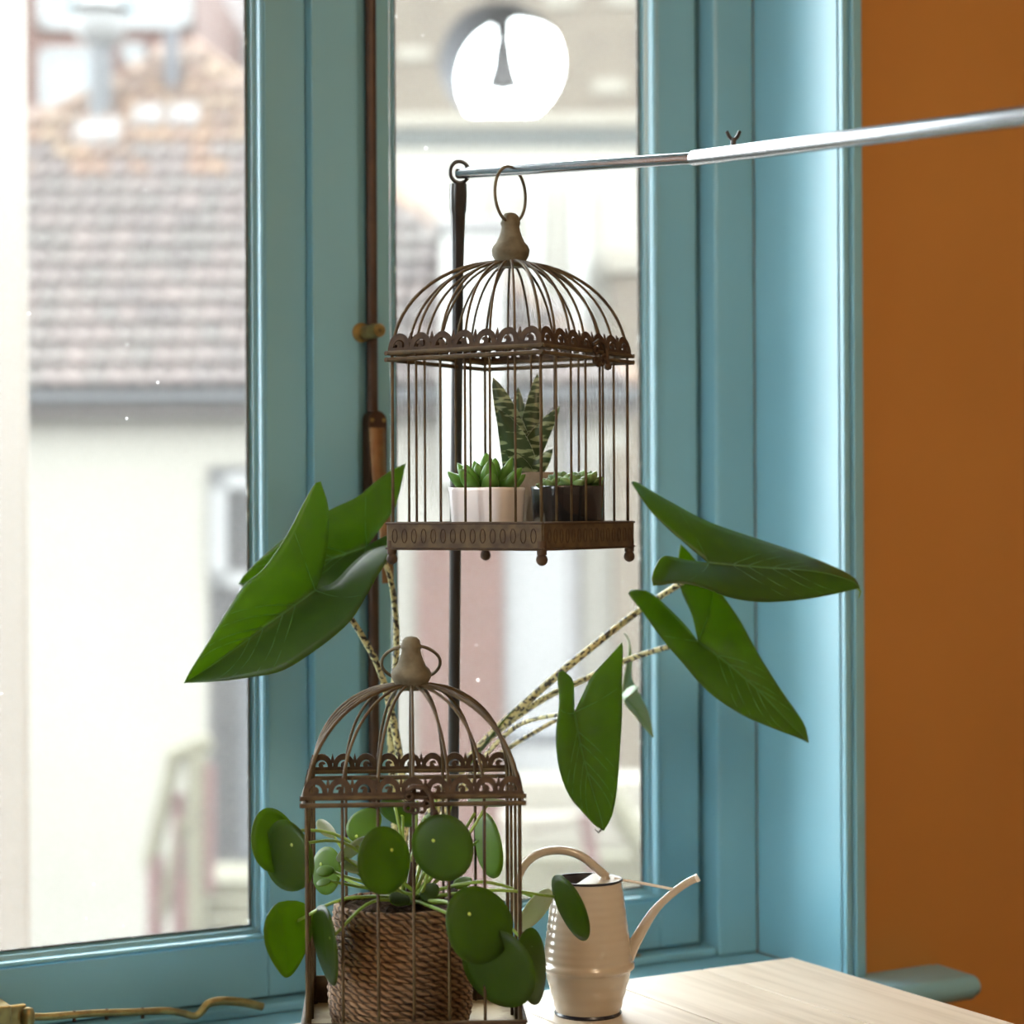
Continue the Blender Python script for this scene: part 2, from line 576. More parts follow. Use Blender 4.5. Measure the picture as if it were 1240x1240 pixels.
M['brickred'] = mat('pink_red_brickwork', (0.38, 0.185, 0.135), 0.9, col2=(0.30, 0.155, 0.12), scale=7, stretch=(1, 1, 4))
M['stone'] = mat('beige_sandstone', (0.42, 0.345, 0.25), 0.9, col2=(0.34, 0.275, 0.20), scale=2.2)
M['stone_p'] = mat('pale_stone', (0.74, 0.68, 0.56), 0.9, col2=(0.66, 0.60, 0.48), scale=2)
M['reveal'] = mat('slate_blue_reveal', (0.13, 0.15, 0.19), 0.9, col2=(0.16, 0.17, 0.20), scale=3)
M['copper'] = mat('green_grey_gutter', (0.19, 0.23, 0.21), 0.7, col2=(0.25, 0.27, 0.24), scale=1.5)
M['bell'] = mat('grey_bell_metal', (0.13, 0.12, 0.12), 0.6, 0.4, col2=(0.16, 0.15, 0.14), scale=4)
M['pvc'] = mat('white_window_frame', (0.66, 0.66, 0.65), 0.5, col2=(0.62, 0.62, 0.61), scale=2)
M['dkglass'] = mat('blue_grey_pane', (0.16, 0.22, 0.28), 0.15, col2=(0.24, 0.30, 0.36), scale=2.5)
M['ltglass'] = mat('pale_blue_pane', (0.40, 0.50, 0.54), 0.3, col2=(0.48, 0.56, 0.59), scale=1.5)
M['dark'] = mat('dark_grey_door', (0.085, 0.08, 0.08), 0.8, col2=(0.13, 0.12, 0.115), scale=3)
M['olive'] = mat('mossy_timber', (0.44, 0.41, 0.27), 0.85, col2=(0.36, 0.33, 0.21), scale=5)
M['plum'] = mat('faded_red_paint', (0.36, 0.17, 0.15), 0.8, col2=(0.30, 0.15, 0.13), scale=5)
M['paving'] = mat('pale_paving', (0.60, 0.58, 0.52), 0.9, col2=(0.50, 0.48, 0.43), scale=0.7)
M['pinkrender'] = mat('pale_pink_render', (0.72, 0.64, 0.62), 0.9, col2=(0.68, 0.6, 0.58), scale=0.8)
mat = _ms

# ------------------------------------------------------------------ the room
YW, YF, YS, YG = 2.2247, 2.408, 2.440, 2.462      # wall face, frame face, sash face, glass
XR0, XL0 = 1.749, 0.52                            # window reveal, right and left
ZS, ZT = 0.688, 2.46                              # sill, top of the opening
RX0, RX1, RY0, RZ1 = -1.1, 3.6, -2.4, 2.75        # room extents
T = 0.30


def wall(name, boxes, m, label):
    b = MB()
    for q in boxes:
        b.box(*q)
    return struct(b.build(name, m), label)


wall('floor', [(RX0 - T, RX1 + T, RY0 - T, YW + T, -0.1, 0)], M['floorwood'], 'brown wooden floor')
wall('ceiling', [(RX0 - T, RX1 + T, RY0 - T, YW + T, RZ1, RZ1 + 0.1)], M['offwhite'], 'white ceiling')
XA, XB = XL0 - 0.0, XR0 + 0.0
wall('wall_window', [(RX0 - T, XA, YW, YW + 0.42, 0, RZ1), (XB, RX1 + T, YW, YW + 0.42, 0, RZ1),
                     (XA, XB, YW, YW + 0.42, ZT, RZ1), (XA, XB, YW, YW + 0.42, 0, ZS - 0.032)], M['orange'],
     'ochre orange wall around the window')
LY0, LY1, LZ0, LZ1 = 1.28, 2.12, 0.45, 2.60        # unseen second window, added in the left wall for side light
wall('wall_left', [(RX0 - T, RX0, RY0, LY0, 0, RZ1), (RX0 - T, RX0, LY1, YW, 0, RZ1), (RX0 - T, RX0, LY0, LY1, 0, LZ0),
                   (RX0 - T, RX0, LY0, LY1, LZ1, RZ1)], M['orange'], 'ochre orange wall with an added window')
wall('wall_right', [(RX1, RX1 + T, RY0, YW, 0, RZ1)], M['offwhite'], 'warm white wall')
wall('wall_back', [(RX0, RX1, RY0 - T, RY0, 0, RZ1)], M['offwhite'], 'warm white wall')

# window reveal lining, painted blue, with a moulded corner strip and the wall behind the frame
lin = MB()
lin.box(XR0 - 0.004, XR0 + 0.012, YW - 0.002, YF + 0.001, ZS, ZT)
lin.box(XL0 - 0.012, XL0 + 0.004, YW - 0.002, YF + 0.001, ZS, ZT)
lin.box(XL0, XR0, YW - 0.002, YF, ZT - 0.012, ZT)
struct(lin.build('trim_1', M['blue'], bevel=0.002), 'blue painted lining of the window reveal')
arch = MB()
for x0, x1, p in ((0.000, 0.010, 0.012), (0.012, 0.027, 0.018), (0.027, 0.034, 0.010)):
    arch.box(XR0 - 0.003 + x0, XR0 - 0.003 + x1, YW - p, YW + 0.002, ZS, ZT + 0.03)
    arch.box(XL0 + 0.003 - x1, XL0 + 0.003 - x0, YW - p, YW + 0.002, ZS, ZT + 0.03)
arch.box(XR0 - 0.003, XR0 + 0.031, YW - 0.006, YW + 0.002, ZS, ZT + 0.03)
arch.box(XL0 - 0.031, XL0 + 0.003, YW - 0.006, YW + 0.002, ZS, ZT + 0.03)
arch.box(XL0 - 0.031, XR0 + 0.031, YW - 0.014, YW + 0.002, ZT, ZT + 0.03)
struct(arch.build('trim_2', M['blue'], bevel=0.0018), 'blue moulded strip around the reveal')
# sill board with a rounded nose running past the reveal on both sides
prof = [(2.41, ZS - 0.032), (2.41, ZS)]
nose = [(2.133 + 0.016 - 0.016 * math.sin(a), ZS - 0.016 + 0.016 * math.cos(a)) for a in [i * math.pi / 10 for i in range(11)]]
sill = MB()
xe = 1.909
for x0, x1, yb in ((XL0 - 0.16, xe - 0.012, YW + 0.001), (XL0 + 0.001, XR0 - 0.005, 2.47)):
    pr = [(yb, ZS - 0.032), (yb, ZS)] + (nose if yb < 2.3 else [(YW, ZS), (YW, ZS - 0.032)])
    sill.prism(pr, lambda a, b, x=x0: (x, a, b), lambda a, b, x=x1: (x, a, b))
sill.prism([(YW + 0.001, ZS - 0.031), (YW + 0.001, ZS - 0.001)] + [(y + 0.006, ZS - 0.016 + (z - ZS + 0.016) * 0.85) for y, z in nose],
           lambda a, b: (xe - 0.012, a, b), lambda a, b: (xe, a, b))
struct(sill.build('trim_3', M['blue'], smooth=40), 'blue window sill board with a rounded nose')
# fixed frame
fr = MB()
fr.box(1.679, XR0 - 0.004, YF, 2.52, ZS, ZT)
fr.box(XL0 + 0.004, 0.585, YF, 2.52, ZS, ZT)
fr.box(0.585, 1.679, YF, 2.52, ZT - 0.07, ZT)
fr.box(0.585, 1.679, YF + 0.004, 2.56, ZS, ZS + 0.0125)
fr.box(0.585, 1.679, 2.468, 2.52, ZS, ZS + 0.03)
fr.box(1.670, 1.679, 2.468, 2.52, ZS, ZT - 0.06)
struct(fr.build('trim_4', M['blue'], bevel=0.004), 'blue fixed window frame')
outer = MB()
outer.box(XL0, XR0, 2.52, 2.70, ZS - 0.06, ZS - 0.005)
struct(outer.build('trim_5', M['stone_p'], bevel=0.004), 'pale stone outer sill')


def sash(name, label, x0, x1, gx0, gx1, z0, z1, gz0, gz1):
    """x0..x1 sash, gx/gz = inner edge of the beads at the sash face"""
    r = struct(empty(name, (x0, YS, z0)), label)
    o = (x0, YS, z0)
    yb = YS + 0.04
    MB().box(x0, gx0, YS, yb, z0, z1).build('stile', M['blue'], r, o, bevel=0.0025)
    MB().box(gx1, x1, YS, yb, z0, z1).build('stile', M['blue'], r, o, bevel=0.0025)
    MB().box(gx0, gx1, YS, yb, z0, gz0).build('bottom_rail', M['blue'], r, o, bevel=0.0025)
    MB().box(gx0, gx1, YS, yb, gz1, z1).build('top_rail', M['blue'], r, o, bevel=0.0025)
    # stepped glazing bead: a rounded lip, a hollow, then a dark putty line at the glass
    sec = [(0.0, 0.0), (0.001, -0.0025), (0.003, -0.0035), (0.0052, -0.002), (0.0062, 0.002), (0.0068, 0.0105), (0.0115, 0.0125), (0.0128, 0.019), (0.0155, 0.0215)]
    for side in ('l', 'r', 'b', 't'):
        m = MB()
        pts = []
        for d, y in sec:
            if side == 'l':
                pts.append(((gx0 + d, YS + y, gz0 + d), (gx0 + d, YS + y, gz1 - d)))
            if side == 'r':
                pts.append(((gx1 - d, YS + y, gz0 + d), (gx1 - d, YS + y, gz1 - d)))
            if side == 'b':
                pts.append(((gx0 + d, YS + y, gz0 + d), (gx1 - d, YS + y, gz0 + d)))
            if side == 't':
                pts.append(((gx0 + d, YS + y, gz1 - d), (gx1 - d, YS + y, gz1 - d)))
        n = len(pts)
        vs = [p[0] for p in pts] + [p[1] for p in pts]
        m.add(vs, [(i, i + 1, n + i + 1, n + i) for i in range(n - 1)])
        m.build('glazing_bead', M['blue'], r, o, smooth=50)
    d = 0.0152
    pu = MB()
    e = 0.0028
    pu.box(gx0 + d, gx0 + d + e, YG - 0.003, YG, gz0 + d, gz1 - d)
    pu.box(gx1 - d - e, gx1 - d, YG - 0.003, YG, gz0 + d, gz1 - d)
    pu.box(gx0 + d, gx1 - d, YG - 0.003, YG, gz0 + d, gz0 + d + e * 0.6)
    pu.build('putty_line', M['putty'], r, o)
    MB().box(gx0 + 0.005, gx1 - 0.005, YG, YG + 0.004, gz0 + 0.005, gz1 - 0.005).build('pane', M['glass'], r, o)
    return r


GZ0, GZ1 = 0.7745, ZT - 0.14
sash('window_1', 'left blue casement with a single pane', 0.590, 1.0825, 0.660, 1.0268, ZS + 0.015, ZT - 0.075, GZ0, GZ1)
sash('window_2', 'right blue casement with a single pane', 1.150, 1.6700, 1.1990, 1.6045, ZS + 0.015, ZT - 0.075, GZ0 - 0.005, GZ1)
# meeting post between the casements, chamfered on the right
mu = MB()
mu.prism([(1.0830, 2.475), (1.0830, 2.4223), (1.1440, 2.4223), (1.1465, 2.4240), (1.1640, 2.4385), (1.1640, 2.475)],
         lambda a, b: (a, b, ZS + 0.0125), lambda a, b: (a, b, ZT - 0.07))
struct(mu.build('trim_6', M['blue'], bevel=0.0015), 'blue meeting post between the two casements')

w3 = struct(empty('added_window', (RX0 - 0.1, (LY0 + LY1) / 2, LZ0)), 'blue framed window added unseen in the left wall for side light')
o3 = (RX0 - 0.1, (LY0 + LY1) / 2, LZ0)
for q in ((LY0, LY0 + 0.07, LZ0, LZ1), (LY1 - 0.07, LY1, LZ0, LZ1), (o3[1] - 0.04, o3[1] + 0.04, LZ0, LZ1)):
    MB().box(RX0 - 0.13, RX0 - 0.07, *q).build('stile', M['blue'], w3, o3, bevel=0.003)
for q in ((LZ0, LZ0 + 0.07), (LZ1 - 0.07, LZ1)):
    MB().box(RX0 - 0.128, RX0 - 0.072, LY0 + 0.07, LY1 - 0.07, *q).build('rail', M['blue'], w3, o3, bevel=0.003)
for q in ((LY0 + 0.07, o3[1] - 0.04), (o3[1] + 0.04, LY1 - 0.07)):
    MB().box(RX0 - 0.102, RX0 - 0.098, *q, LZ0 + 0.07, LZ1 - 0.07).build('pane', M['glass'], w3, o3)

# unseen ceiling lamp, added as warm fill light for the room
lp = tag(empty('fill_lamp', (0.9, 0.1, RZ1)), 'round warm white glass ceiling lamp added unseen as fill light', 'lamp')
MB().lathe([(0.06, 0), (0.06, -0.03), (0.012, -0.04), (0.012, -0.2)], 24).build('rose', M['brass'], lp, smooth=40)
lm = mat('fill_lamp_glass', (0.9, 0.85, 0.75), 0.5, col2=(0.88, 0.83, 0.73), scale=4)
lb = lm.node_tree.nodes['Principled BSDF']
lb.inputs['Emission Color'].default_value = (1.0, 0.78, 0.55, 1)
lb.inputs['Emission Strength'].default_value = FILL_LAMP_W
gl = MB().lathe([(0.05, -0.2), (0.13, -0.23), (0.19, -0.30), (0.20, -0.38), (0.16, -0.46), (0.08, -0.50)], 28)
gl.build('shade', lm, lp, smooth=60)

# ------------------------------------------------------------------ table of planks
tx0, tx1, ty0, ty1, tz = 0.45, 1.5862, 1.25, 2.117, 0.75
tb = tag(empty('wooden_table', (1.0, 1.7, 0)), 'bleached oak plank table pushed up to the window sill', 'table')
to = (1.0, 1.7, 0)
edges = [tx1]
for wd in (0.1345, 0.1365, 0.152, 0.14, 0.148, 0.138, 0.15, 0.14):
    edges.append(edges[-1] - wd)
edges[-1] = tx0
for a, b in zip(edges, edges[1:]):
    cx, cy = (a + b) / 2, (ty0 + ty1) / 2
    pl = MB().box(b - cx + 0.0010, a - cx - 0.0010, ty0 - cy, ty1 - cy, -0.028, 0).build('plank', M['oak'], tb, bevel=0.0008)
    pl.location = (cx - to[0], cy - to[1], tz - to[2])
for x in (tx0 + 0.06, tx1 - 0.06):
    for y in (ty0 + 0.06, ty1 - 0.06):
        MB().box(x - 0.03, x + 0.03, y - 0.03, y + 0.03, 0, tz - 0.028).build('leg', M['oak'], tb, to, bevel=0.003)
for q in ((tx0 + 0.09, tx1 - 0.09, ty0 + 0.045, ty0 + 0.067), (tx0 + 0.09, tx1 - 0.09, ty1 - 0.067, ty1 - 0.045),
          (tx0 + 0.045, tx0 + 0.067, ty0 + 0.09, ty1 - 0.09), (tx1 - 0.067, tx1 - 0.045, ty0 + 0.09, ty1 - 0.09)):
    MB().box(*q, tz - 0.11, tz - 0.028).build('apron', M['oak'], tb, to, bevel=0.002)


# ------------------------------------------------------------------ bird cages
def scallop_side(length, n, h, th):
    """one pierced strip, local: along x, up z, thickness y"""
    b = MB()
    u = length / n
    hb = h * 0.22
    b.box(-length / 2, length / 2, -th / 2, th / 2, 0, hb)
    R = u * 0.50
    ys = h * 0.80 / (R + 1e-9)

    def ring(cx, z0, r0, r1, a0, a1, k, squash):
        P = []
        for i in range(k + 1):
            a = a0 + (a1 - a0) * i / k
            P.append((cx + r1 * math.cos(a), z0 + r1 * math.sin(a) * squash, cx + r0 * math.cos(a), z0 + r0 * math.sin(a) * squash))
        for i in range(k):
            q = [(P[i][0], P[i][1]), (P[i + 1][0], P[i + 1][1]), (P[i + 1][2], P[i + 1][3]), (P[i][2], P[i][3])]
            b.prism(q, lambda x, z: (x, -th / 2, z), lambda x, z: (x, th / 2, z))
    for i in range(n):
        cx = -length / 2 + (i + 0.5) * u
        ring(cx, hb * 0.9, R * 0.56, R * 1.0, 0, math.pi, 10, ys)
        ring(cx - R * 0.05, hb * 0.9 + h * 0.14, R * 0.10, R * 0.34, -0.6, math.pi * 0.9, 6, 1.0)
        ring(cx + R * 0.02, hb * 0.8, 0.0, R * 0.20, 0, math.pi, 4, 2.0)
        if i < n - 1:
            e = cx + u / 2
            b.prism([(e - u * 0.10, h * 0.45), (e + u * 0.10, h * 0.45), (e + u * 0.06, h * 0.78), (e, h * 1.02), (e - u * 0.05, h * 0.75)],
                    lambda x, z: (x, -th / 2, z), lambda x, z: (x, th / 2, z))
    return b


def cage(name, org, label, rz, s, ztray, hband, zrail, ztop, fin_h, foot, n_sc, sc_h, bar_r, ring_fn, clasp, n_side):
    """org = middle of the base on the eye frame; heights are above the feet"""
    c = eye_thing(name, org, label, 'bird cage', None, rz)
    h = s / 2
    zt = ztray                                       # top rim of the tray
    zb = zt - hband
    # tray: four banded sides and a floor
    t = 0.003
    tr = MB()
    for sx, sy in ((0, -1), (0, 1), (-1, 0), (1, 0)):
        e = h + 0.004
        if sy:
            tr.box(-e, e, sy * e - t / 2, sy * e + t / 2, zb, zt)
        else:
            tr.box(sx * e - t / 2, sx * e + t / 2, -e, e, zb, zt)
    tray = tr.build('tray', M['rust'], c, bevel=0.0008)
    MB().box(-h - 0.002, h + 0.002, -h - 0.002, h + 0.002, zb + 0.004, zb + 0.007).build('tray_floor', M['tray'], c)
    # embossed lozenges on the band
    em = MB()
    ne = 15
    for q in range(4):
        R4 = Matrix.Rotation(q * math.pi / 2, 3, 'Z')
        for i in range(ne):
            x = -h + s * (i + 0.5) / ne
            ring = []
            for k in range(10):
                a = 2 * math.pi * k / 10
                ring.append(R4 @ Vector((x + 0.0032 * math.cos(a), -h - 0.0058, zb + hband * 0.5 + 0.0075 * math.sin(a))))
            em.tube(ring, 0.0006, 4, closed=True, up=R4 @ Vector((0, -1, 0)))
        for zz in (0.06, 0.94):
            em.tube([R4 @ Vector((-h - 0.005, -h - 0.0058, zb + hband * zz)), R4 @ Vector((h + 0.005, -h - 0.0058, zb + hband * zz))], 0.0011, 5)
    e_o = em.build('embossed_border', M['rust_red'], tray, smooth=60)
    # feet
    for sx in (-1, 1):
        for sy in (-1, 1):
            r = foot / 2
            pr = [(0.0052, zb + 0.010), (0.0052, 2 * r * 0.9)] + [(max(r * math.cos(a), 0.0004), r + r * math.sin(a)) for a in
                                                             [math.radians(q) for q in (55, 30, 0, -30, -60, -85)]]
            MB().lathe(pr, 14, (sx * (h + 0.001), sy * (h + 0.001), 0)).build('foot', M['rust_red'], c, smooth=50)
    # bars, each one piece from the tray to the crown
    per = [(-h + s * i / 6, -h) for i in range(6)] + [(h, -h + s * i / n_side) for i in range(n_side)] \
        + [(h - s * i / 6, h) for i in range(6)] + [(-h, h - s * i / n_side) for i in range(n_side)]
    for i, (bx, by) in enumerate(per):
        path = [(bx, by, zb + 0.006), (bx, by, (zb + zrail) / 2), (bx, by, zrail)]
        L = math.hypot(bx, by)
        tmax = math.acos(min(1, 0.0105 / L))
        for k in range(1, 15):
            a = tmax * k / 14
            f = math.cos(a) ** 0.94
            path.append((bx * f, by * f, zrail + (ztop - zrail) * math.sin(a) ** 1.0 * (1.0)))
        rr = bar_r * (1.25 if abs(abs(bx) - abs(by)) < 1e-6 else 1.0)
        MB().tube(path, rr, 6).build('bar', M['rust'], c, smooth=180)
    # two rails and the pierced scallop strips
    for zz, e, rr in ((zrail - 0.004, h + 0.0035, 0.0024), (zrail + 0.003, h + 0.0035, 0.0024)):
        m = MB()
        q = [(-e, -e), (e, -e), (e, e), (-e, e)]
        for a, b_ in zip(q, q[1:] + q[:1]):
            d = Vector((b_[0] - a[0], b_[1] - a[1], 0)).normalized() * 0.003
            m.tube([Vector((*a, zz)) - d, Vector((*b_, zz)) + d], rr, 8)
        m.build('rail', M['rust'], c, smooth=50)
    sc0 = scallop_side(s + 0.006, n_sc, sc_h, 0.0016).build('scalloped_strip', M['rust_red'], c)
    for q in range(4):
        o = sc0 if q == 0 else share(sc0, c)
        v = Matrix.Rotation(q * math.pi / 2, 3, 'Z') @ Vector((0, -h - 0.0032, 0))
        o.location = (v.x, v.y, zrail + 0.004)
        # lean inwards with the dome
        o.rotation_euler = (-0.16, 0, q * math.pi / 2)
    # crown knob and carrying ring
    z0 = ztop - 0.003
    k = fin_h / 0.05
    pr = [(0.0130, -0.003), (0.0165, 0.003), (0.0200, 0.009), (0.0208, 0.014), (0.0190, 0.0185), (0.0155, 0.022), (0.0125, 0.028),
          (0.0105, 0.034), (0.0096, 0.0385), (0.0108, 0.0405), (0.0108, 0.0425), (0.0098, 0.044), (0.0092, 0.048), (0.0060, 0.0515), (0.001, 0.0525)]
    MB().lathe([(r, z0 + z * k) for r, z in pr], 28).build('knob', M['verdigris'], c, smooth=60)
    ring_fn(c, z0 + 0.043 * k)
    # hook clasp on the rail
    cx, cyy = clasp
    q, off = cx, cyy
    R4 = Matrix.Rotation(q * math.pi / 2, 3, 'Z')
    cl = MB()

    def P(x, y, z):
        return R4 @ Vector((off + x, -h - 0.006 + y, zrail + z))
    cl.tube([P(-0.011, 0, 0.010), P(-0.005, -0.003, 0.014), P(0.006, -0.003, 0.013), P(0.012, -0.003, 0.006), P(0.013, -0.003, -0.004), P(0.015, -0.003, -0.010)], 0.0026, 7)
    for a, b_ in ((-0.010, -0.007), (-0.004, -0.009), (0.003, -0.008), (0.008, -0.003), (-0.009, 0.004)):
        cl.torus(P(a, -0.002, b_), 0.0034, 0.0017, R4 @ Vector((0, 1, 0)), 12, 6)
    cl.lathe([(0.0005, -0.004), (0.0036, -0.0025), (0.0042, 0), (0.0036, 0.0025), (0.0005, 0.004)], 12, P(0.015, -0.003, -0.012))
    cl.build('clasp', M['rust_red'], c, smooth=60)
    return c


def ring_lower(c, z):
    R, al = 0.0305, math.radians(50)
    ctr = Vector((0, R * math.sin(al), z - R * math.cos(al)))
    m = MB()
    u = Vector((1, 0, 0))
    v = Vector((0, math.sin(al), -math.cos(al)))
    m.tube([ctr + u * math.cos(2 * math.pi * i / 44) * R + v * math.sin(2 * math.pi * i / 44) * R for i in range(44)], 0.0017, 8, closed=True)
    m.build('carrying_ring', M['verdigris'], c, smooth=180)


def ring_upper(c, z):
    # stands upright, threaded on the steel pole, in a plane turned well away from the eye
    R = 0.0305
    a = math.radians(57) - (-math.radians(31.7))
    u = Vector((math.cos(a), math.sin(a), 0))
    v = Vector((0, 0, 1))
    ctr = Vector((0, 0, z + R - 0.001))
    MB().tube([ctr + u * math.cos(2 * math.pi * i / 44) * R + v * math.sin(2 * math.pi * i / 44) * R for i in range(44)], 0.0017, 8, closed=True
              ).build('carrying_ring', M['verdigris'], c, smooth=180)


TZ = -0.55                                       # table top seen from the eye
LOW = pc(497, 620, 2.192)
lowc = cage('bird_cage', (LOW.x, 2.192, TZ), 'large rusty wire bird cage standing on the table around a potted pilea', math.radians(3.5),
            0.2085, 0.052, 0.036, TZ * -1 - 0.2816, -TZ - 0.1767, 0.050, 0.016, 9, 0.019, 0.0016, ring_lower, (0, 0.005), 3)
UPY = 2.31
UZ = -0.0555                                     # bottom of the hanging cage's feet
UPX = pc(619.5, 540, UPY).x
upc = cage('bird_cage', (UPX, UPY, UZ), 'smaller rusty wire bird cage hanging from the steel pole with succulents inside', math.radians(-31.7),
           0.1850, 0.0455, 0.030, 0.1675 - UZ, 0.2715 - UZ, 0.0535, 0.0125, 7, 0.020, 0.0015, ring_upper, (1, 0.018), 6)

# ------------------------------------------------------------------ steel pole and the black draw rod that props it
pole_o = pc(555, 210.5, 2.375)
pl = eye_thing('telescopic_pole', pole_o, 'thin telescopic steel pole carrying the hanging bird cage', 'pole')
ringx = Vector((UPX, UPY, 0.2715 + (0.043 + 0.0) * 1.07 + 0.061 - 0.0085))
a0, a1, a2 = pc(557, 210, 2.372), pc(841, 191.5, 2.15), pc(1240, 140.5, 1.66)
far = a2 + (a2 - a1) * 1.3
MB().tube([a0, a0.lerp(a1, 0.5), a1 + (a1 - a0) * 0.1], 0.0061, 20).build('inner_tube', M['chrome'], pl, pole_o, smooth=50)
MB().tube([a1, a1.lerp(a2, 0.5), a2, far], 0.0080, 20).build('outer_tube', M['chrome'], pl, pole_o, smooth=50)
d = (a0 - a1).normalized()
MB().tube([a0, a0 + d * 0.002, a0 + d * 0.003], [0.0062, 0.0062, 0.004], 20).build('end_cap', M['chrome'], pl, pole_o, smooth=40)
wp = pc(888, 178, 2.10)
ws = MB()
ws.tube([wp, wp + Vector((0, 0, 0.009))], 0.0028, 10)
for sgn in (-1, 1):
    ws.tube([wp + Vector((0, 0, 0.006)), wp + Vector((sgn * 0.004, 0, 0.010)), wp + Vector((sgn * 0.0065, 0, 0.0155))], [0.0022, 0.0024, 0.0022], 8, flat=0.8)
ws.build('wing_screw', M['black'], pl, pole_o, smooth=50)
w0, w1 = pc(555, 222, 2.372), pc(543.5, 620, 2.50)
w1 = Vector((w1.x, 2.50, ZS - CZ + 0.002))
wo = Vector((w1.x, w1.y, ZS - CZ))
wd = eye_thing('curtain_draw_rod', wo, 'slim black draw rod with a ring eye standing on the sill beneath the steel pole', 'rod')
dv = (w1 - w0)
prof_w = [(0.0, 0.0092), (0.012, 0.0098), (0.03, 0.0092), (0.034, 0.0082), (0.06, 0.0074), (0.10, 0.0066), (1.0, 0.0066)]
MB().tube([w0 + dv * t for t, r in prof_w], [r for t, r in prof_w], 16).build('shaft', M['black'], wd, wo, smooth=50)
re = MB()
rc = pc(556.5, 208.5, 2.372)
rdir = (a1 - a0).normalized()
uu = rdir.cross(Vector((0, 0, 1))).normalized()
re.tube([rc + (Vector((1, 0.2, 0)).normalized() * math.cos(2 * math.pi * i / 30) * 0.0105 + Vector((0, 0, 1)) * math.sin(2 * math.pi * i / 30) * 0.0120)
         for i in range(30)], 0.0022, 8, closed=True)
re.build('ring_eye', M['black'], wd, wo, smooth=180)

# ------------------------------------------------------------------ window ironmongery
bo = (1.1640, 2.425, ZS + 0.02)
bolt = tag(empty('espagnolette_bolt', bo), 'brown bronze window bolt running down the blue meeting post', 'window bolt')
xk = on_y(451.5, 620, 2.428).x
MB().tube([(xk, 2.428, ZT - 0.08), (xk, 2.428, 1.6), (xk, 2.428, ZS + 0.03)], 0.0072, 14).build('bolt_rod', M['bronze'], bolt, bo, smooth=60)
# cylinder lock clamped over the rod
lk = on_y(437, 403, 2.4235)
MB().lathe([(0.0125, 0), (0.0125, 0.0025), (0.010, 0.004), (0.004, 0.0045)], 24).build('lock_plate', M['brass'], bolt)
lkp = bpy.data.objects['lock_plate']
lkp.location = lk - Vector(bo)
lkp.rotation_euler = (math.radians(90), 0, 0)
brl = MB()
brl.lathe([(0.0088, 0.004), (0.0088, 0.044), (0.0080, 0.046), (0.0062, 0.0462), (0.0060, 0.0452), (0.0048, 0.0452), (0.0046, 0.0465), (0.0006, 0.0465)], 24)
bb = brl.build('lock_barrel', M['brass'], bolt, smooth=40)
bb.location = lk + Vector((0.004, 0, 0)) - Vector(bo)
bb.rotation_euler = (math.radians(90), 0, 0)
kh = MB().lathe([(0.0012, 0.0462), (0.0012, 0.0468), (0.0003, 0.0468)], 10)
kh.box(-0.0005, 0.0005, -0.0028, 0, 0.0462, 0.0468)
khb = kh.build('keyhole', M['black'], bb)
# lever handle on a long back plate
h0 = on_y(447, 500, 2.428)
hz0, hz1 = on_y(447, 498, 2.43).z, on_y(447, 612, 2.43).z
bp = MB()
n = 10
poly = [(0.0130 * math.cos(math.pi * i / n), hz0 - 0.013 + 0.013 * math.sin(math.pi * i / n)) for i in range(n + 1)] \
    + [(0.0130 * math.cos(math.pi + math.pi * i / n), hz1 + 0.013 + 0.013 * math.sin(math.pi + math.pi * i / n)) for i in range(n + 1)]
bp.prism(poly, lambda a, b: (xk + 0.000 + a, 2.434, b), lambda a, b: (xk + 0.000 + a, 2.412, b))
bp.build('back_plate', M['bronze'], bolt, bo, bevel=0.0015)
for sx in (-1, 1):
    MB().lathe([(0.0028, 0), (0.0026, 0.001), (0.001, 0.0014)], 12).build('screw', M['brass'], bolt)
lv = MB()
hp = [on_y(457, 519, 2.406), on_y(457.5, 545, 2.401), on_y(459, 575, 2.393), on_y(463, 600, 2.382), on_y(467, 640, 2.370), on_y(469, 680, 2.366), on_y(470, 706, 2.366)]
lv.tube(crs(hp, 24), [0.0108 - 0.0025 * i / 24 for i in range(25)], 12, flat=0.45, up=(0, 1, 0))
lv.build('lever', M['lever'], bolt, bo, smooth=60)
lh = MB()
lh.box(hp[0].x - 0.0095, hp[0].x + 0.0095, 2.402, 2.414, hp[0].z - 0.016, hp[0].z + 0.001)
lh.build('lever_hub', M['lever'], bolt, bo, bevel=0.002)
for i, ob in enumerate([o for o in bolt.children if o.name.startswith('screw')]):
    ob.location = Vector((xk + (-0.008 if i == 0 else 0.0085), 2.412, hz0 - 0.012)) - Vector(bo)
    ob.rotation_euler = (math.radians(90), 0, 0)

# casement stay lying along the sill
YST = 2.385
s_o = on_y(30, 1233, YST)
s_o.z = ZS
st = tag(empty('casement_stay', s_o), 'brass casement stay with a curled handle lying along the blue sill', 'window stay')
arm_px = [(40, 1231), (58, 1231), (113, 1227), (160, 1225.5), (200, 1224), (222, 1227), (235, 1230.5), (243, 1226), (251, 1216), (262, 1212.5), (276, 1212), (296, 1214), (318, 1219)]
arm = [on_y(a, b, YST) for a, b in arm_px]
ap = crs(arm, 60)
ar = []
for i in range(61):
    t = i / 60
    ar.append(0.0044 if t < 0.66 else 0.0044 + 0.0010 * math.sin((t - 0.66) / 0.34 * 2.6))
MB().tube(ap, ar, 10, flat=0.95, up=(0, 1, 0)).build('arm', M['brass'], st, s_o, smooth=60)
hg = MB()
k0, k1 = on_y(-8, 1228, YST), on_y(40, 1228, YST)
hg.box(k0.x, k0.x + 0.018, YST - 0.010, YST + 0.055, ZS + 0.001, k0.z + 0.010)
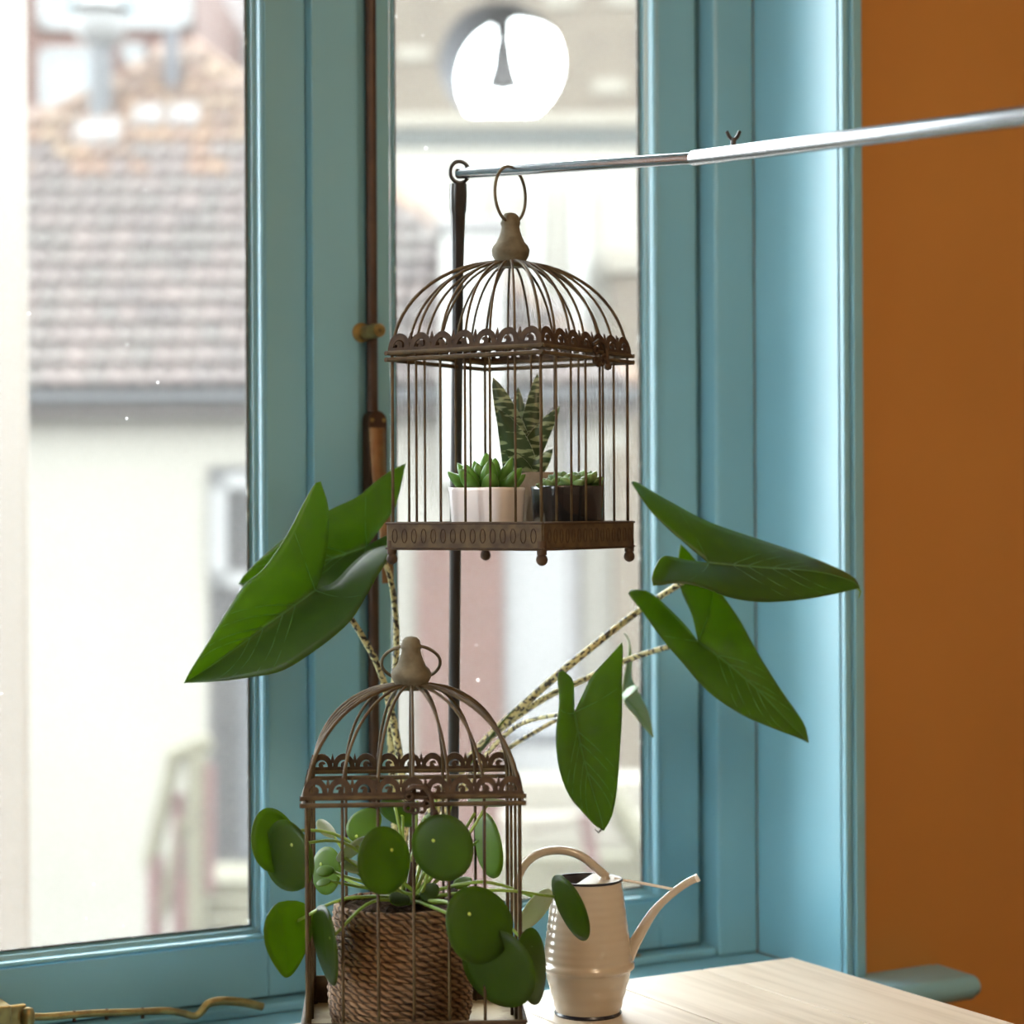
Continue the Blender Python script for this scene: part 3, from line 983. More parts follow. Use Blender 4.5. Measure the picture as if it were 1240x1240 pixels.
hg.box(k0.x + 0.016, k1.x - 0.006, YST + 0.004, YST + 0.012, ZS + 0.004, k0.z + 0.006)
hg.build('pivot_bracket', M['brass'], st, s_o, bevel=0.002)
MB().lathe([(0.0005, -0.012), (0.006, -0.010), (0.008, -0.004), (0.008, 0.004), (0.006, 0.010), (0.0005, 0.012)], 16,
           (k1.x - 0.006, YST, k1.z - 0.003)).build('pivot_ball', M['brass'], st, s_o, smooth=60)
for t in (0.17, 0.31, 0.45):
    p = ap[int(60 * t)]
    MB().lathe([(0.0022, -0.008), (0.0022, 0.0046), (0.001, 0.0048)], 10, p).build('hole_plug', M['bronze'], st, s_o, smooth=40)
# small brass keep at the foot of the right casement
kp = on_y(763, 1146, 2.425)
kp.z = ZS + 0.0125
ke = tag(empty('brass_keep', kp), 'small brass keep at the foot of the right casement behind the watering can', 'window keep')
MB().box(kp.x - 0.012, kp.x + 0.012, kp.y - 0.009, kp.y + 0.006, kp.z, kp.z + 0.003).build('plate', M['brass'], ke, kp, bevel=0.001)
MB().lathe([(0.005, 0.003), (0.005, 0.012), (0.0065, 0.014), (0.005, 0.018), (0.001, 0.019)], 14, kp).build('stud', M['brass'], ke, kp, smooth=50)

# ------------------------------------------------------------------ watering can
cn_o = Vector((pc(709, 620, 2.335).x, 2.335, TZ))
cn = eye_thing('watering_can', cn_o, 'cream enamel watering can with a dark rim standing on the table', 'watering can')
pr = [(0.0355, 0.003)]
for i in range(25):                              # lower part with soft ribs
    t = i / 24
    z = 0.006 + t * 0.042
    pr.append((0.0362 + t * 0.0115 + 0.0003 * math.sin(t * 6 * math.pi), z))
pr += [(0.0494, 0.0495), (0.0512, 0.0512), (0.0516, 0.0530), (0.0514, 0.0555), (0.0496, 0.0575), (0.0487, 0.0590)]
for i in range(61):
    t = i / 60
    z = 0.061 + t * 0.085
    pr.append((0.0485 - 0.0108 * t ** 1.15 + 0.00014 * math.sin(t * 20 * math.pi), z))
rt, zt_ = pr[-1]
body = MB().lathe(pr + [(rt - 0.001, zt_ + 0.001)], 48, caps=False)
body.build('body', M['cream'], cn, smooth=60)
MB().lathe([(rt - 0.0012, zt_ + 0.001), (rt - 0.0012, zt_ - 0.02), (0.040, 0.07), (0.030, 0.012), (0.0005, 0.010)], 40, caps=False).build('lining', M['can_in'], cn, smooth=60)
MB().torus((0, 0, zt_ + 0.0008), rt, 0.0014, (0, 0, 1), 56, 8).build('rim', M['rim'], cn, smooth=180)
MB().lathe([(0.001, 0.0), (0.0362, 0.0), (0.0372, 0.002), (0.0362, 0.0042), (0.001, 0.0042)], 44).build('base_ring', M['rim'], cn, smooth=40)
# half cover over the spout side of the mouth
hc = MB()
hp2 = [(rt * math.cos(a), rt * math.sin(a)) for a in [math.radians(-112 + 190 * i / 20) for i in range(21)]]
hc.prism(hp2, lambda a, b: (a, b, zt_ + 0.0003 + max(0, 0.010 - abs(a) * 0.0) * 0.0), lambda a, b: (a, b, zt_ + 0.0016))
hc.build('half_cover', M['cream'], cn, bevel=0.0004)


def canp(px, py, dy=0.0):
    return pc(px, py, 2.335 + dy) - cn_o


hnd = crs([canp(735, 1062, 0.0), canp(722, 1051, 0.0), canp(706, 1038), canp(688, 1031), (canp(668, 1030)), canp(648, 1036), canp(632, 1052), canp(624, 1080), canp(627, 1115),
           canp(640, 1150), canp(656, 1172)], 50)
MB().tube(hnd, 0.0048, 12).build('handle', M['cream'], cn, smooth=60)
MB().lathe([(0.0006, 0.0045), (0.004, 0.003), (0.006, 0.0005), (0.0065, -0.001)], 16, canp(732, 1063)).build('handle_boss', M['cream'], cn, smooth=60)
spt = crs([canp(748, 1180), canp(757, 1166), canp(766, 1147), (canp(778, 1125)), canp(794, 1101), canp(815, 1081), canp(832, 1069), canp(844, 1063)], 36)
srad = [0.0085 - 0.0042 * min(1, (i / 36) * 1.5) for i in range(37)]
MB().tube(spt, srad, 14).build('spout', M['cream'], cn, smooth=50)
tip = canp(846, 1063)
MB().tube([canp(842, 1064.5), canp(846, 1062)], [0.0045, 0.0047], 14).build('spout_lip', M['white_en'], cn, smooth=40)
MB().tube([canp(744, 1064), canp(780, 1070), canp(816, 1077)], 0.0016, 8).build('brace_wire', M['white_en'], cn, smooth=60)


# ------------------------------------------------------------------ pilea in a braided basket
pot_c = pc(482, 620, 2.20)
P0 = Vector((pot_c.x, 2.20, TZ + 0.052 - 0.036 + 0.008))
pi = eye_thing('potted_pilea', P0, 'round leaved pilea in a braided seagrass basket inside the large bird cage', 'potted plant')
nrow = 18
hrow = 0.1245 / nrow


def basket_r(z):
    t = z / 0.1245
    return 0.0640 + 0.0075 * math.sin(math.pi * min(1, (1 - t) * 0.75 + 0.02)) - 0.002 * max(0, 0.12 - t) * 10


for i in range(nrow):
    z = (i + 0.5) * hrow
    q = MB()
    R = basket_r(z)
    ring = [Vector((R * math.cos(2 * math.pi * k / 72), R * math.sin(2 * math.pi * k / 72), z)) for k in range(72)]
    q.tube(ring, [hrow * 0.56 * (1 + 0.10 * math.sin(k * math.pi / 2 + i * 1.3)) for k in range(72)], 8, closed=True)
    q.build('rope_coil', M['rope'], pi, smooth=180)
MB().lathe([(0.062, 0.002), (0.064, 0.06), (0.0625, 0.118), (0.060, 0.118), (0.058, 0.11)], 32).build('liner', M['terracotta'], pi, smooth=60)
so = MB()
nn = 14
vs, fs = [(0, 0, 0.118)], []
for r_ in range(1, 7):
    for k in range(36):
        a = 2 * math.pi * k / 36
        rr = 0.0615 * r_ / 6
        vs.append((rr * math.cos(a), rr * math.sin(a), 0.117 + random.uniform(-0.0035, 0.0035) + 0.006 * (1 - r_ / 6)))
for k in range(36):
    fs.append((0, 1 + k, 1 + (k + 1) % 36))
for r_ in range(5):
    for k in range(36):
        b0 = 1 + r_ * 36
        fs.append((b0 + k, b0 + (k + 1) % 36, b0 + 36 + (k + 1) % 36, b0 + 36 + k))
so.add(vs, fs).build('soil', M['soil'], pi, smooth=180)
crown = Vector((0.012, 0.0, 0.135))


def pilea_leaf(px, py, a, b, ang, Y, tilt=1, egg=0.12, m='pil', dot=(0.15, 0.0), cup=0.10, fold=0.0, stem=True, mid=None, tipy=0.0, dotmark=True, turn=None):
    """a, b: half sizes in pixels along / across 'ang' (degrees, 0 = right, 90 = up); tilt: sign of the turn in depth"""
    k = Y / F
    c = pc(px, py, Y)
    ra = math.radians(ang)
    U = Vector((math.cos(ra), tipy, math.sin(ra)))
    full = max(a, b) * 0.98
    dep = math.sqrt(max(0.0, full * full - b * b)) / b if b < full else 0.0
    if turn is not None:
        dep = turn
    V = Vector((-math.sin(ra), dep * tilt, math.cos(ra)))
    N = U.cross(V).normalized()
    if N.y > 0:
        N = -N
    vs, fs = [c - N * 0.0], []
    nr, ns = 5, 30
    for r_ in range(1, nr + 1):
        rr = r_ / nr
        for s_ in range(ns):
            t = 2 * math.pi * s_ / ns
            u = math.cos(t)
            v = math.sin(t) * (1 - egg * u - 0.10 * egg * u * u)
            wob = 1 + 0.012 * math.sin(3 * t + px)
            off = N * ((cup * rr * rr - fold * abs(v) * rr) * max(a, b) * k) * -1
            vs.append(c + (U * u * a + V * v * b) * rr * k * wob + off)
    for s_ in range(ns):
        fs.append((0, 1 + s_, 1 + (s_ + 1) % ns))
    for r_ in range(nr - 1):
        for s_ in range(ns):
            o = 1 + r_ * ns
            fs.append((o + s_, o + (s_ + 1) % ns, o + ns + (s_ + 1) % ns, o + ns + s_))
    lf = MB().add(vs, fs).build('leaf', M[m], pi, P0, smooth=180, thick=0.0011)
    dp = c + (U * dot[0] * a + V * dot[1] * b) * k
    if dotmark:
        MB().lathe([(0.0003, 0.0012), (0.0014, 0.0008), (0.0019, 0)], 10, (0, 0, 0)).build('leaf_eye', M['dot'], lf)
        e = lf.children[-1] if lf.children else None
        e = [o for o in lf.children][0]
        e.location = dp + N * 0.0006 * (1) - P0
        e.rotation_mode = 'QUATERNION'
        e.rotation_quaternion = Vector((0, 0, 1)).rotation_difference(N)
    if stem:
        s0 = P0 + crown + Vector((random.uniform(-0.012, 0.012), random.uniform(-0.012, 0.012), random.uniform(-0.012, 0.0)))
        m1 = s0.lerp(dp, 0.5) + Vector((0, 0, 0.018)) if mid is None else pc(*mid)
        MB().tube(crs([s0, m1, dp - N * 0.001], 14), [0.0021 - 0.0006 * i / 14 for i in range(15)], 7).build('stalk', M['pil_stem'], pi, P0, smooth=180)
    return lf


PL = pilea_leaf
PL(346, 1037, 44, 33, 97, 2.125, 1, 0.10, dot=(0.32, -0.32), mid=(420, 1022, 2.14))
PL(335, 1017, 40, 24, 110, 2.15, -1, 0.1, dot=(0.3, 0.1), mid=(410, 1012, 2.16))
PL(346, 1138, 46, 24, -84, 2.125, 1, 0.42, dot=(-0.35, 0.45), fold=0.25, mid=(420, 1088, 2.13))
PL(394, 1146, 49, 18, -84, 2.11, -1, 0.22, dot=(-0.30, 0.60), fold=0.1, mid=(450, 1092, 2.12))
PL(467, 1041, 41, 30, -80, 2.058, 1, -0.10, dot=(-0.22, 0.28), mid=(480, 1075, 2.09))
PL(535, 1027, 41, 38, -80, 2.054, -1, 0.0, dot=(-0.25, -0.22), mid=(515, 1070, 2.08))
PL(581, 1118, 47, 38, -62, 2.050, 1, -0.12, dot=(-0.35, -0.15), mid=(540, 1092, 2.10))
PL(603, 1174, 50, 44, -70, 2.072, -1, 0.05, dot=(-0.4, 0.1), mid=(560, 1115, 2.10), dotmark=False, turn=0.95, cup=0.05)
PL(648, 1170, 46, 17, -82, 2.10, 1, 0.1, dot=(-0.5, 0), mid=(585, 1100, 2.14), dotmark=False)
PL(688, 1101, 43, 17, -69, 2.17, -1, 0.05, dot=(-0.35, -0.75), mid=(600, 1078, 2.15), dotmark=False)
PL(650, 1104, 31, 15, -125, 2.21, 1, 0.1, 'pil_under', dot=(-0.5, 0.1), mid=(585, 1068, 2.18), dotmark=False)
PL(588, 1024, 40, 17, 96, 2.27, 1, 0.1, 'pil_pale', dot=(0.1, 0.6), mid=(545, 1050, 2.23), dotmark=False)
PL(591, 974, 25, 8, -4, 2.22, -1, 0.0, 'pil_under', dot=(0, 0), mid=(560, 1020, 2.20), dotmark=False)
PL(440, 998, 24, 17, 35, 2.24, 1, 0.1, 'pil_pale', dot=(-0.6, -0.4), mid=(455, 1050, 2.22))
PL(482, 986, 26, 17, -30, 2.26, -1, 0.1, 'pil', dot=(0.2, 0.1), mid=(488, 1040, 2.23))
PL(396, 1003, 15, 5, -42, 2.23, 1, 0.1, 'pil_under', dot=(0.7, 0), mid=(440, 1060, 2.2), dotmark=False)
PL(393, 1054, 29, 19, 80, 2.26, 1, 0.0, 'pil_pale', dot=(0.2, 0.3), mid=(430, 1070, 2.23))
PL(428, 1030, 23, 9, 40, 2.17, -1, 0.1, 'pil_under', dot=(-0.6, 0), mid=(455, 1065, 2.19), dotmark=False)
PL(427, 1048, 15, 5, -22, 2.18, 1, 0.1, 'pil_under', dot=(-0.5, 0), mid=(455, 1072, 2.19), dotmark=False)
PL(394, 1054, 11, 5, 5, 2.19, 1, 0.1, 'pil_pale', dot=(0.8, 0), mid=(420, 1062, 2.2), dotmark=False)
PL(392, 1068, 9, 3, 12, 2.18, 1, 0.1, 'pil_pale', dot=(0.8, 0), mid=(415, 1070, 2.19), dotmark=False)
PL(520, 1080, 13, 9, 30, 2.16, 1, 0.1, 'pil', dot=(-0.5, 0), mid=(508, 1084, 2.17), dotmark=False)
PL(484, 1088, 13, 6, -10, 2.15, 1, 0.1, 'pil', dot=(0.6, 0), mid=(495, 1088, 2.17), dotmark=False)
PL(560, 1068, 12, 5, 15, 2.21, 1, 0.1, 'pil_pale', dot=(-0.5, 0), mid=(530, 1078, 2.19), dotmark=False)
PL(520, 1000, 18, 12, 60, 2.27, 1, 0.1, 'pil_pale', dot=(-0.5, 0), mid=(508, 1050, 2.23), dotmark=False)
PL(455, 1072, 12, 5, -40, 2.14, 1, 0.1, 'pil_pale', dot=(0.5, 0), mid=(475, 1080, 2.16), dotmark=False)
# stem of the plant
MB().tube([P0 + Vector((0.006, 0, 0.112)), P0 + Vector((0.010, 0, 0.128)), P0 + crown + Vector((0.002, 0, 0.03))], [0.006, 0.0055, 0.003], 10
          ).build('main_stem', M['bronze'], pi, P0, smooth=60)
for q in range(6):
    a = crown + P0 + Vector((random.uniform(-0.01, 0.01), random.uniform(-0.01, 0.01), 0))
    t = pc(*[(478, 975, 2.22), (505, 970, 2.24), (528, 968, 2.25), (515, 990, 2.2), (546, 975, 2.24), (575, 985, 2.26)][q])
    MB().tube(crs([a, a.lerp(t, 0.5) + Vector((0.004, 0, 0)), t], 10), 0.0017, 6).build('stalk', M['pil_stem'], pi, P0, smooth=180)

# ------------------------------------------------------------------ zebra alocasia on the sill behind the cage
A0 = Vector((pc(482, 620, 2.56).x, 2.56, ZS - CZ))
al = eye_thing('potted_alocasia', A0, 'arrow leaved alocasia with zebra striped stalks in a pot on the sill', 'potted plant')
MB().lathe([(0.046, 0.0), (0.048, 0.004), (0.058, 0.105), (0.061, 0.106), (0.062, 0.12), (0.059, 0.12), (0.057, 0.108)], 36).build('pot', M['terracotta'], al, smooth=40)
MB().lathe([(0.0570, 0.106), (0.045, 0.110), (0.02, 0.112), (0.0005, 0.113)], 30).build('soil', M['soil'], al, smooth=60)


def arrow_leaf(Yj, J, tip, mid, halves, g=(0, 0), m='alo', veins=5, bulge=0.006):
    """J: junction px, mid: midrib px list from J to tip, halves: (inner J->lobe tip, outer lobe tip->tip, edge depth, lobe depth)
    g: depth gradient in metres per 100 px to the right / down"""
    def D(p, extra=0.0):
        return pc(p[0], p[1], Yj + g[0] * (p[0] - J[0]) / 100 + g[1] * (p[1] - J[1]) / 100 + extra)
    ms = MB()
    NI, NM = 12, 20
    midc = crs([D(J)] + [D(p) for p in mid] + [D(tip)], NM)
    ribs = []
    for inner, outer, ed, ld in halves:
        ic = [D(J)] + [D(p, ld * (i + 1) / len(inner)) for i, p in enumerate(inner)]
        icr = crs(ic, NI)
        axis = list(reversed(icr)) + midc[1:]
        oc = [ic[-1]] + [D(p, ld * (1 - i / len(outer)) + ed * math.sin(math.pi * (i + 1) / (len(outer) + 1))) for i, p in enumerate(outer)] + [D(tip)]
        ocr = crs(oc, NI + NM)
        n, nv = NI + NM, 7
        vs, fs = [], []
        for i in range(n + 1):
            su = math.sin(math.pi * i / n)
            for j in range(nv + 1):
                v = j / nv
                p = axis[i].lerp(ocr[i], v)
                lobe = min(1, max(0, (i - NI + 2) / 6))
                vs.append(p + Vector((0, -1, 0)) * (bulge * su * (math.sin(math.pi * v) + 0.18 * math.sin(i * 2.1) * math.sin(math.pi * v))))
        w_ = nv + 1
        for i in range(n):
            for j in range(nv):
                fs.append((i * w_ + j, i * w_ + j + 1, (i + 1) * w_ + j + 1, (i + 1) * w_ + j))
        ms.add(vs, fs)
        for q in range(veins):
            i0 = NI + 1 + int(q * (NM * 0.62) / veins)
            i1 = min(n - 2, i0 + 6) if q else NI - 4
            if q == 0:
                i0 = NI
            pts = []
            for k in range(9):
                v = k / 8 * 0.86
                i = i0 + (i1 - i0) * (k / 8)
                ia = int(i)
                fr_ = i - ia
                a = axis[ia].lerp(axis[min(ia + 1, n)], fr_)
                b_ = ocr[ia].lerp(ocr[min(ia + 1, n)], fr_)
                su = math.sin(math.pi * i / n)
                pts.append(a.lerp(b_, v) + Vector((0, -1, 0)) * (bulge * su * math.sin(math.pi * v) * 1.0 + 0.0006))
            ribs.append(pts)
    lf = ms.build('leaf', M[m], al, A0, smooth=180, merge=True, thick=0.0012)
    off = Vector((0, -0.0008, 0))
    MB().tube([p + off for p in midc], [0.0019 - 0.0013 * i / NM for i in range(NM + 1)], 6).build('midrib', M['alo_vein'], lf, A0, smooth=180)
    for pts in ribs:
        MB().tube(pts, [0.0009 - 0.0006 * i / 8 for i in range(9)], 5).build('side_vein', M['alo_vein'], lf, A0, smooth=180)
    return lf


# big leaf towards the left pane
arrow_leaf(2.43, (382, 715), (223, 827), [(340, 745), (290, 782), (250, 810)],
           [([(392, 685), (398, 645), (397, 612), (388, 583)],
             [(381, 586), (366, 612), (345, 652), (318, 690), (297, 707), (275, 740), (251, 779), (230, 813)], -0.020, -0.03),
            ([(406, 704), (424, 685), (448, 666), (473, 659)],
             [(474, 665), (468, 680), (455, 700), (432, 741), (414, 762), (381, 788), (342, 812), (303, 820), (262, 825)], -0.035, -0.035)],
           (0.010, -0.02))
# leaf behind it
arrow_leaf(2.50, (444, 662), (289, 707), [(400, 677), (350, 692)],
           [([(466, 632), (478, 615), (485, 590), (491, 561)],
             [(473, 570), (455, 583), (432, 602), (400, 617), (360, 640), (320, 672), (296, 696)], -0.02, -0.02),
            ([(456, 655), (468, 649), (477, 648)],
             [(474, 662), (445, 690), (405, 714), (350, 724), (305, 716)], -0.03, -0.03)],
           (0.0, -0.01))
# dark leaf pointing to the ochre wall
arrow_leaf(2.50, (858, 682), (1041, 712), [(920, 687), (987, 692), (1030, 703)],
           [([(838, 665), (810, 641), (786, 616), (765, 585)],
             [(770, 584), (810, 607), (858, 632), (915, 652), (963, 668), (1004, 684), (1033, 699)], 0.045, 0.02),
            ([(830, 678), (806, 673), (798, 678)],
             [(791, 693), (791, 709), (818, 706), (850, 711), (883, 723), (923, 729), (971, 726), (1012, 719)], -0.04, -0.035)],
           (0.012, 0.0), veins=5)
# long leaf below it
arrow_leaf(2.545, (845, 777), (979, 899), [(880, 803), (920, 838), (955, 875)],
           [([(834, 762), (810, 737), (786, 717), (764, 714)],
             [(761, 719), (778, 741), (802, 774), (826, 802), (858, 838), (899, 866), (939, 883), (966, 893)], -0.02, -0.02),
            ([(838, 745), (824, 713), (821, 681), (824, 659)],
             [(837, 672), (866, 709), (895, 750), (919, 794), (947, 838), (973, 876)], 0.02, 0.0)],
           (0.0, 0.0))
# bright hanging leaf
arrow_leaf(2.44, (695, 863), (731, 1006), [(703, 905), (715, 950), (726, 985)],
           [([(695, 845), (693, 823), (681, 812)],
             [(675, 818), (677, 850), (673, 891), (677, 931), (689, 963), (705, 983), (720, 999)], -0.015, -0.01),
            ([(705, 842), (717, 818), (735, 798), (753, 778)],
             [(754, 788), (753, 822), (753, 866), (750, 915), (747, 955), (741, 987)], 0.015, 0.0)],
           (0.0, -0.01))
# small leaf seen from its pale underside
arrow_leaf(2.60, (753, 842), (791, 893), [(768, 858), (782, 878)],
           [([(756, 820), (761, 795), (762, 778), (756, 767)],
             [(762, 776), (765, 800), (765, 822), (775, 842), (786, 866)], 0.03, 0.03),
            ([(760, 834), (768, 830), (774, 833)],
             [(764, 842), (756, 850), (770, 868), (781, 882)], -0.02, -0.03)],
           (0.0, 0.0), 'alo_back', 2, 0.003)
# curled leaf tips
MB().tube([pc(1037, 711, 2.525), pc(1042, 716, 2.52), pc(1040, 724, 2.515)], [0.0022, 0.0012, 0.0005], 6).build('leaf_tip', M['pil_pale'], al, A0, smooth=180)
MB().tube([pc(729, 1003, 2.44), pc(725, 1008, 2.438), pc(720, 1004, 2.435)], [0.0018, 0.001, 0.0005], 6).build('leaf_tip', M['bronze'], al, A0, smooth=180)

soil_t = A0 + Vector((0, 0, 0.11))


def stalk(pts, r0, r1, dx):
    P = [soil_t + Vector((dx, 0, 0))] + [pc(*p) for p in pts]
    c_ = crs(P, 40)
    MB().tube(c_, [r0 + (r1 - r0) * i / 40 for i in range(41)], 9).build('stalk', M['zebra'], al, A0, smooth=180)


stalk([(490, 1000, 2.55), (484, 920, 2.53), (475, 868, 2.52), (460, 812, 2.49), (443, 778, 2.47), (424, 748, 2.455), (400, 726, 2.45), (383, 717, 2.437)], 0.0062, 0.0032, -0.006)
stalk([(478, 990, 2.58), (474, 920, 2.57), (473, 868, 2.56), (479, 810, 2.55), (480, 760, 2.54), (475, 712, 2.53), (466, 682, 2.52), (446, 664, 2.507)], 0.0055, 0.0032, -0.012)
stalk([(520, 985, 2.56), (580, 906, 2.56), (640, 848, 2.55), (700, 797, 2.54), (770, 742, 2.575), (820, 709, 2.55), (858, 684, 2.507)], 0.0062, 0.0036, 0.01)
stalk([(525, 990, 2.575), (578, 910, 2.58), (612, 878, 2.58), (660, 845, 2.585), (709, 822, 2.585), (757, 800, 2.58), (810, 783, 2.565), (844, 778, 2.552)], 0.0055, 0.0032, 0.016)
stalk([(530, 1000, 2.55), (580, 925, 2.54), (614, 888, 2.52), (640, 873, 2.50), (672, 866, 2.47), (694, 864, 2.447)], 0.0040, 0.0024, 0.02)
stalk([(532, 1005, 2.58), (585, 932, 2.60), (622, 902, 2.60), (672, 873, 2.60), (720, 852, 2.61), (752, 843, 2.605)], 0.0038, 0.0022, 0.024)
# new leaf sheaths
MB().tube(crs([pc(566, 930, 2.56), pc(590, 898, 2.555), pc(612, 870, 2.55), pc(626, 856, 2.545)], 12), [0.0025, 0.004, 0.0045, 0.0045, 0.0045, 0.004, 0.004, 0.0035, 0.003, 0.0025, 0.002, 0.0012, 0.0006], 7, flat=0.5
          ).build('leaf_sheath', M['alo'], al, A0, smooth=180)

# ------------------------------------------------------------------ three small pots in the hanging cage
FLZ = UZ + 0.0455 - 0.030 + 0.007                # top of the hanging cage's tray floor


def small_pot(name, px, Y, label, cat, half, top_py, m, sq, rot, taper=0.86, rim=True):
    x = pc(px, 620, Y).x
    o = Vector((x, Y, FLZ))
    t = eye_thing(name, o, label, cat)
    ztop = pc(px, top_py, Y - half).z - FLZ
    h_ = half
    prf = [(h_ * taper * 0.94, 0), (h_ * taper, 0.002), (h_ * 0.985, ztop - 0.004), (h_, ztop - 0.0015), (h_ * 0.98, ztop), (h_ * 0.90, ztop), (h_ * 0.88, ztop - 0.006), (h_ * 0.86, ztop - 0.012)]
    MB().lathe(prf, 48, sq=sq, rot=rot).build('pot', m, t, smooth=50)
    MB().lathe([(h_ * 0.875, ztop - 0.008), (h_ * 0.4, ztop - 0.005), (0.0005, ztop - 0.005)], 36, sq=sq, rot=rot).build('soil', M['soil'], t, smooth=60)
    return t, o, ztop


def plump(L, wd, th, curve=0.15, point=0.25):
    """fleshy leaf along +z from the origin"""
    b = MB()
    prof = [(0.0, 0.35), (0.15, 0.72), (0.4, 1.0), (0.65, 0.92), (0.85, 0.58), (0.95, 0.28 + 0), (1.0, 0.03)]
    vs, fs = [], []
    seg = 10
    for t, r in prof:
        for k in range(seg):
            a = 2 * math.pi * k / seg
            vs.append((wd * r * math.cos(a), th * r * math.sin(a) - curve * L * t * t, L * t))
    for i in range(len(prof) - 1):
        for k in range(seg):
            l = (k + 1) % seg
            fs.append((i * seg + k, i * seg + l, (i + 1) * seg + l, (i + 1) * seg + k))
    fs.append(tuple(range(seg - 1, -1, -1)))
    fs.append(tuple((len(prof) - 1) * seg + k for k in range(seg)))
    return b.add(vs, fs)


def aim(az, el):
    """rotation taking +z to a direction (azimuth, elevation) with -y side turned outwards"""
    return (Matrix.Rotation(az, 4, 'Z') @ Matrix.Rotation(math.pi / 2 - el, 4, 'X')).to_quaternion()


# pointed succulent in the white pot
hw, ho, hz = small_pot('potted_succulent', 590, 2.278, 'bright green pointed succulent in a square white glazed pot', 'potted plant', 0.0355, 590, M['white_pot'], 0.35, math.radians(-28), 0.90)
base = plump(0.043, 0.0102, 0.0065, -0.10).build('leaf', M['haw'], hw, smooth=180)
base.location = (0, 0, hz - 0.006)
base.rotation_mode = 'QUATERNION'
base.rotation_quaternion = aim(0.3, 1.5)
spec = []
for i in range(6):
    spec.append((i * 1.05 + 0.2, 0.95, 0.98))
for i in range(9):
    spec.append((i * 0.70 + 0.1, 0.55, 0.95))
for i in range(5):
    spec.append((i * 1.26 + 0.5, 1.28, 0.9))
for az, el, sc in spec:
    az += random.uniform(-0.12, 0.12)
    r_ = 0.012 * math.cos(el) + 0.003
    share(base, hw, (-math.sin(az) * -1 * r_ * 1.0, math.cos(az) * -1 * r_, hz - 0.007), aim(az, el + random.uniform(-0.08, 0.08)), (sc, sc, sc * random.uniform(0.85, 1.05)))

# tiger aloe in the tall cement pot
ae, ao, az_ = small_pot('potted_aloe', 641, 2.362, 'white banded tiger aloe with upright pointed leaves in a beige cement pot', 'potted plant', 0.0300, 571.5, M['grey_pot'], 0.0, 0.0, 0.82)


def aloe_leaf(tip, base_px, wpx, Y0, Y1, bow=0.0):
    """keeled triangular leaf between two picture points at distances Y0 (base) and Y1 (tip)"""
    a, b = pc(base_px[0], base_px[1], Y0), pc(tip[0], tip[1], Y1)
    ax = (b - a)
    L = ax.length
    t = ax.normalized()
    side = t.cross(Vector((0, -1, 0))).normalized()
    nrm = side.cross(t).normalized()
    wd = wpx * Y0 / F / 2
    vs, fs, ed = [], [], []
    n = 14
    for i in range(n + 1):
        u = i / n
        ww = wd * (1 - u) ** 0.75 * (0.80 + 0.55 * u) + 0.0002
        c_ = a + ax * u + side * bow * math.sin(math.pi * u)
        for x, y, e in ((-1, 0.0, 1), (-0.86, 0.02, 0), (-0.45, -0.16, 0), (0, -0.30, 0), (0.45, -0.16, 0), (0.86, 0.02, 0), (1, 0.0, 1), (0, 0.42, 0)):
            vs.append(c_ + side * x * ww + nrm * -y * ww)
            ed.append(float(e))
    for i in range(n):
        for k in range(8):
            l = (k + 1) % 8
            fs.append((i * 8 + k, i * 8 + l, (i + 1) * 8 + l, (i + 1) * 8 + k))
    MB().add(vs, fs).build('leaf', M['aloe'], ae, ao, smooth=50, attrs={'edge': ed})


aloe_leaf((627, 468), (636, 572), 30, 2.375, 2.395)
aloe_leaf((651, 452), (633, 575), 42, 2.360, 2.380, 0.002)
aloe_leaf((597, 457), (634, 578), 50, 2.352, 2.345, 0.003)
aloe_leaf((678, 492), (632, 576), 38, 2.352, 2.345, -0.004)
aloe_leaf((604, 496), (632, 580), 54, 2.343, 2.328, 0.004)
aloe_leaf((669, 544), (632, 578), 32, 2.345, 2.335, 0.003)
aloe_leaf((612, 545), (640, 580), 24, 2.340, 2.318, 0.003)

# low jade succulent in the black pot
sd, so_, sz = small_pot('potted_succulent', 687, 2.297, 'low round leaved succulent in a square black glazed pot', 'potted plant', 0.0345, 588, M['black_pot'], 0.40, math.radians(24), 0.90)
sb = plump(0.0145, 0.0066, 0.0042, -0.10).build('leaf', M['sed'], sd, smooth=180)
sb.location = (0, 0, sz - 0.003)
first = True
for cx_, cy_, ch, rs in ((-0.016, -0.014, 0.004, 1.0), (0.006, -0.018, 0.007, 1.05), (0.020, 0.000, 0.010, 1.15), (-0.004, 0.004, 0.010, 1.1), (-0.022, 0.006, 0.001, 0.9), (0.024, 0.016, 0.006, 1.0), (0.004, 0.020, 0.008, 1.0)):
    for i in range(9):
        az = i * 2.4 + cx_ * 90
        el = 0.15 + 0.14 * i
        sc = rs * (1.0 - 0.03 * i)
        share(sb, sd, (cx_ + math.sin(az) * 0.004, cy_ - math.cos(az) * 0.004, sz - 0.006 + ch), aim(az, el), (sc, sc, sc))
    MB().tube([(cx_, cy_, sz - 0.008), (cx_, cy_, sz - 0.004 + ch)], 0.002, 6).build('stem', M['bronze'], sd)

# ------------------------------------------------------------------ outdoors
GZ = -4.6                                        # yard below the eye
gr = MB().box(-60, 60, -60, 90, GZ + CZ - 0.2, GZ + CZ)
struct(gr.build('ground', M['paving']), 'pale paved yard')

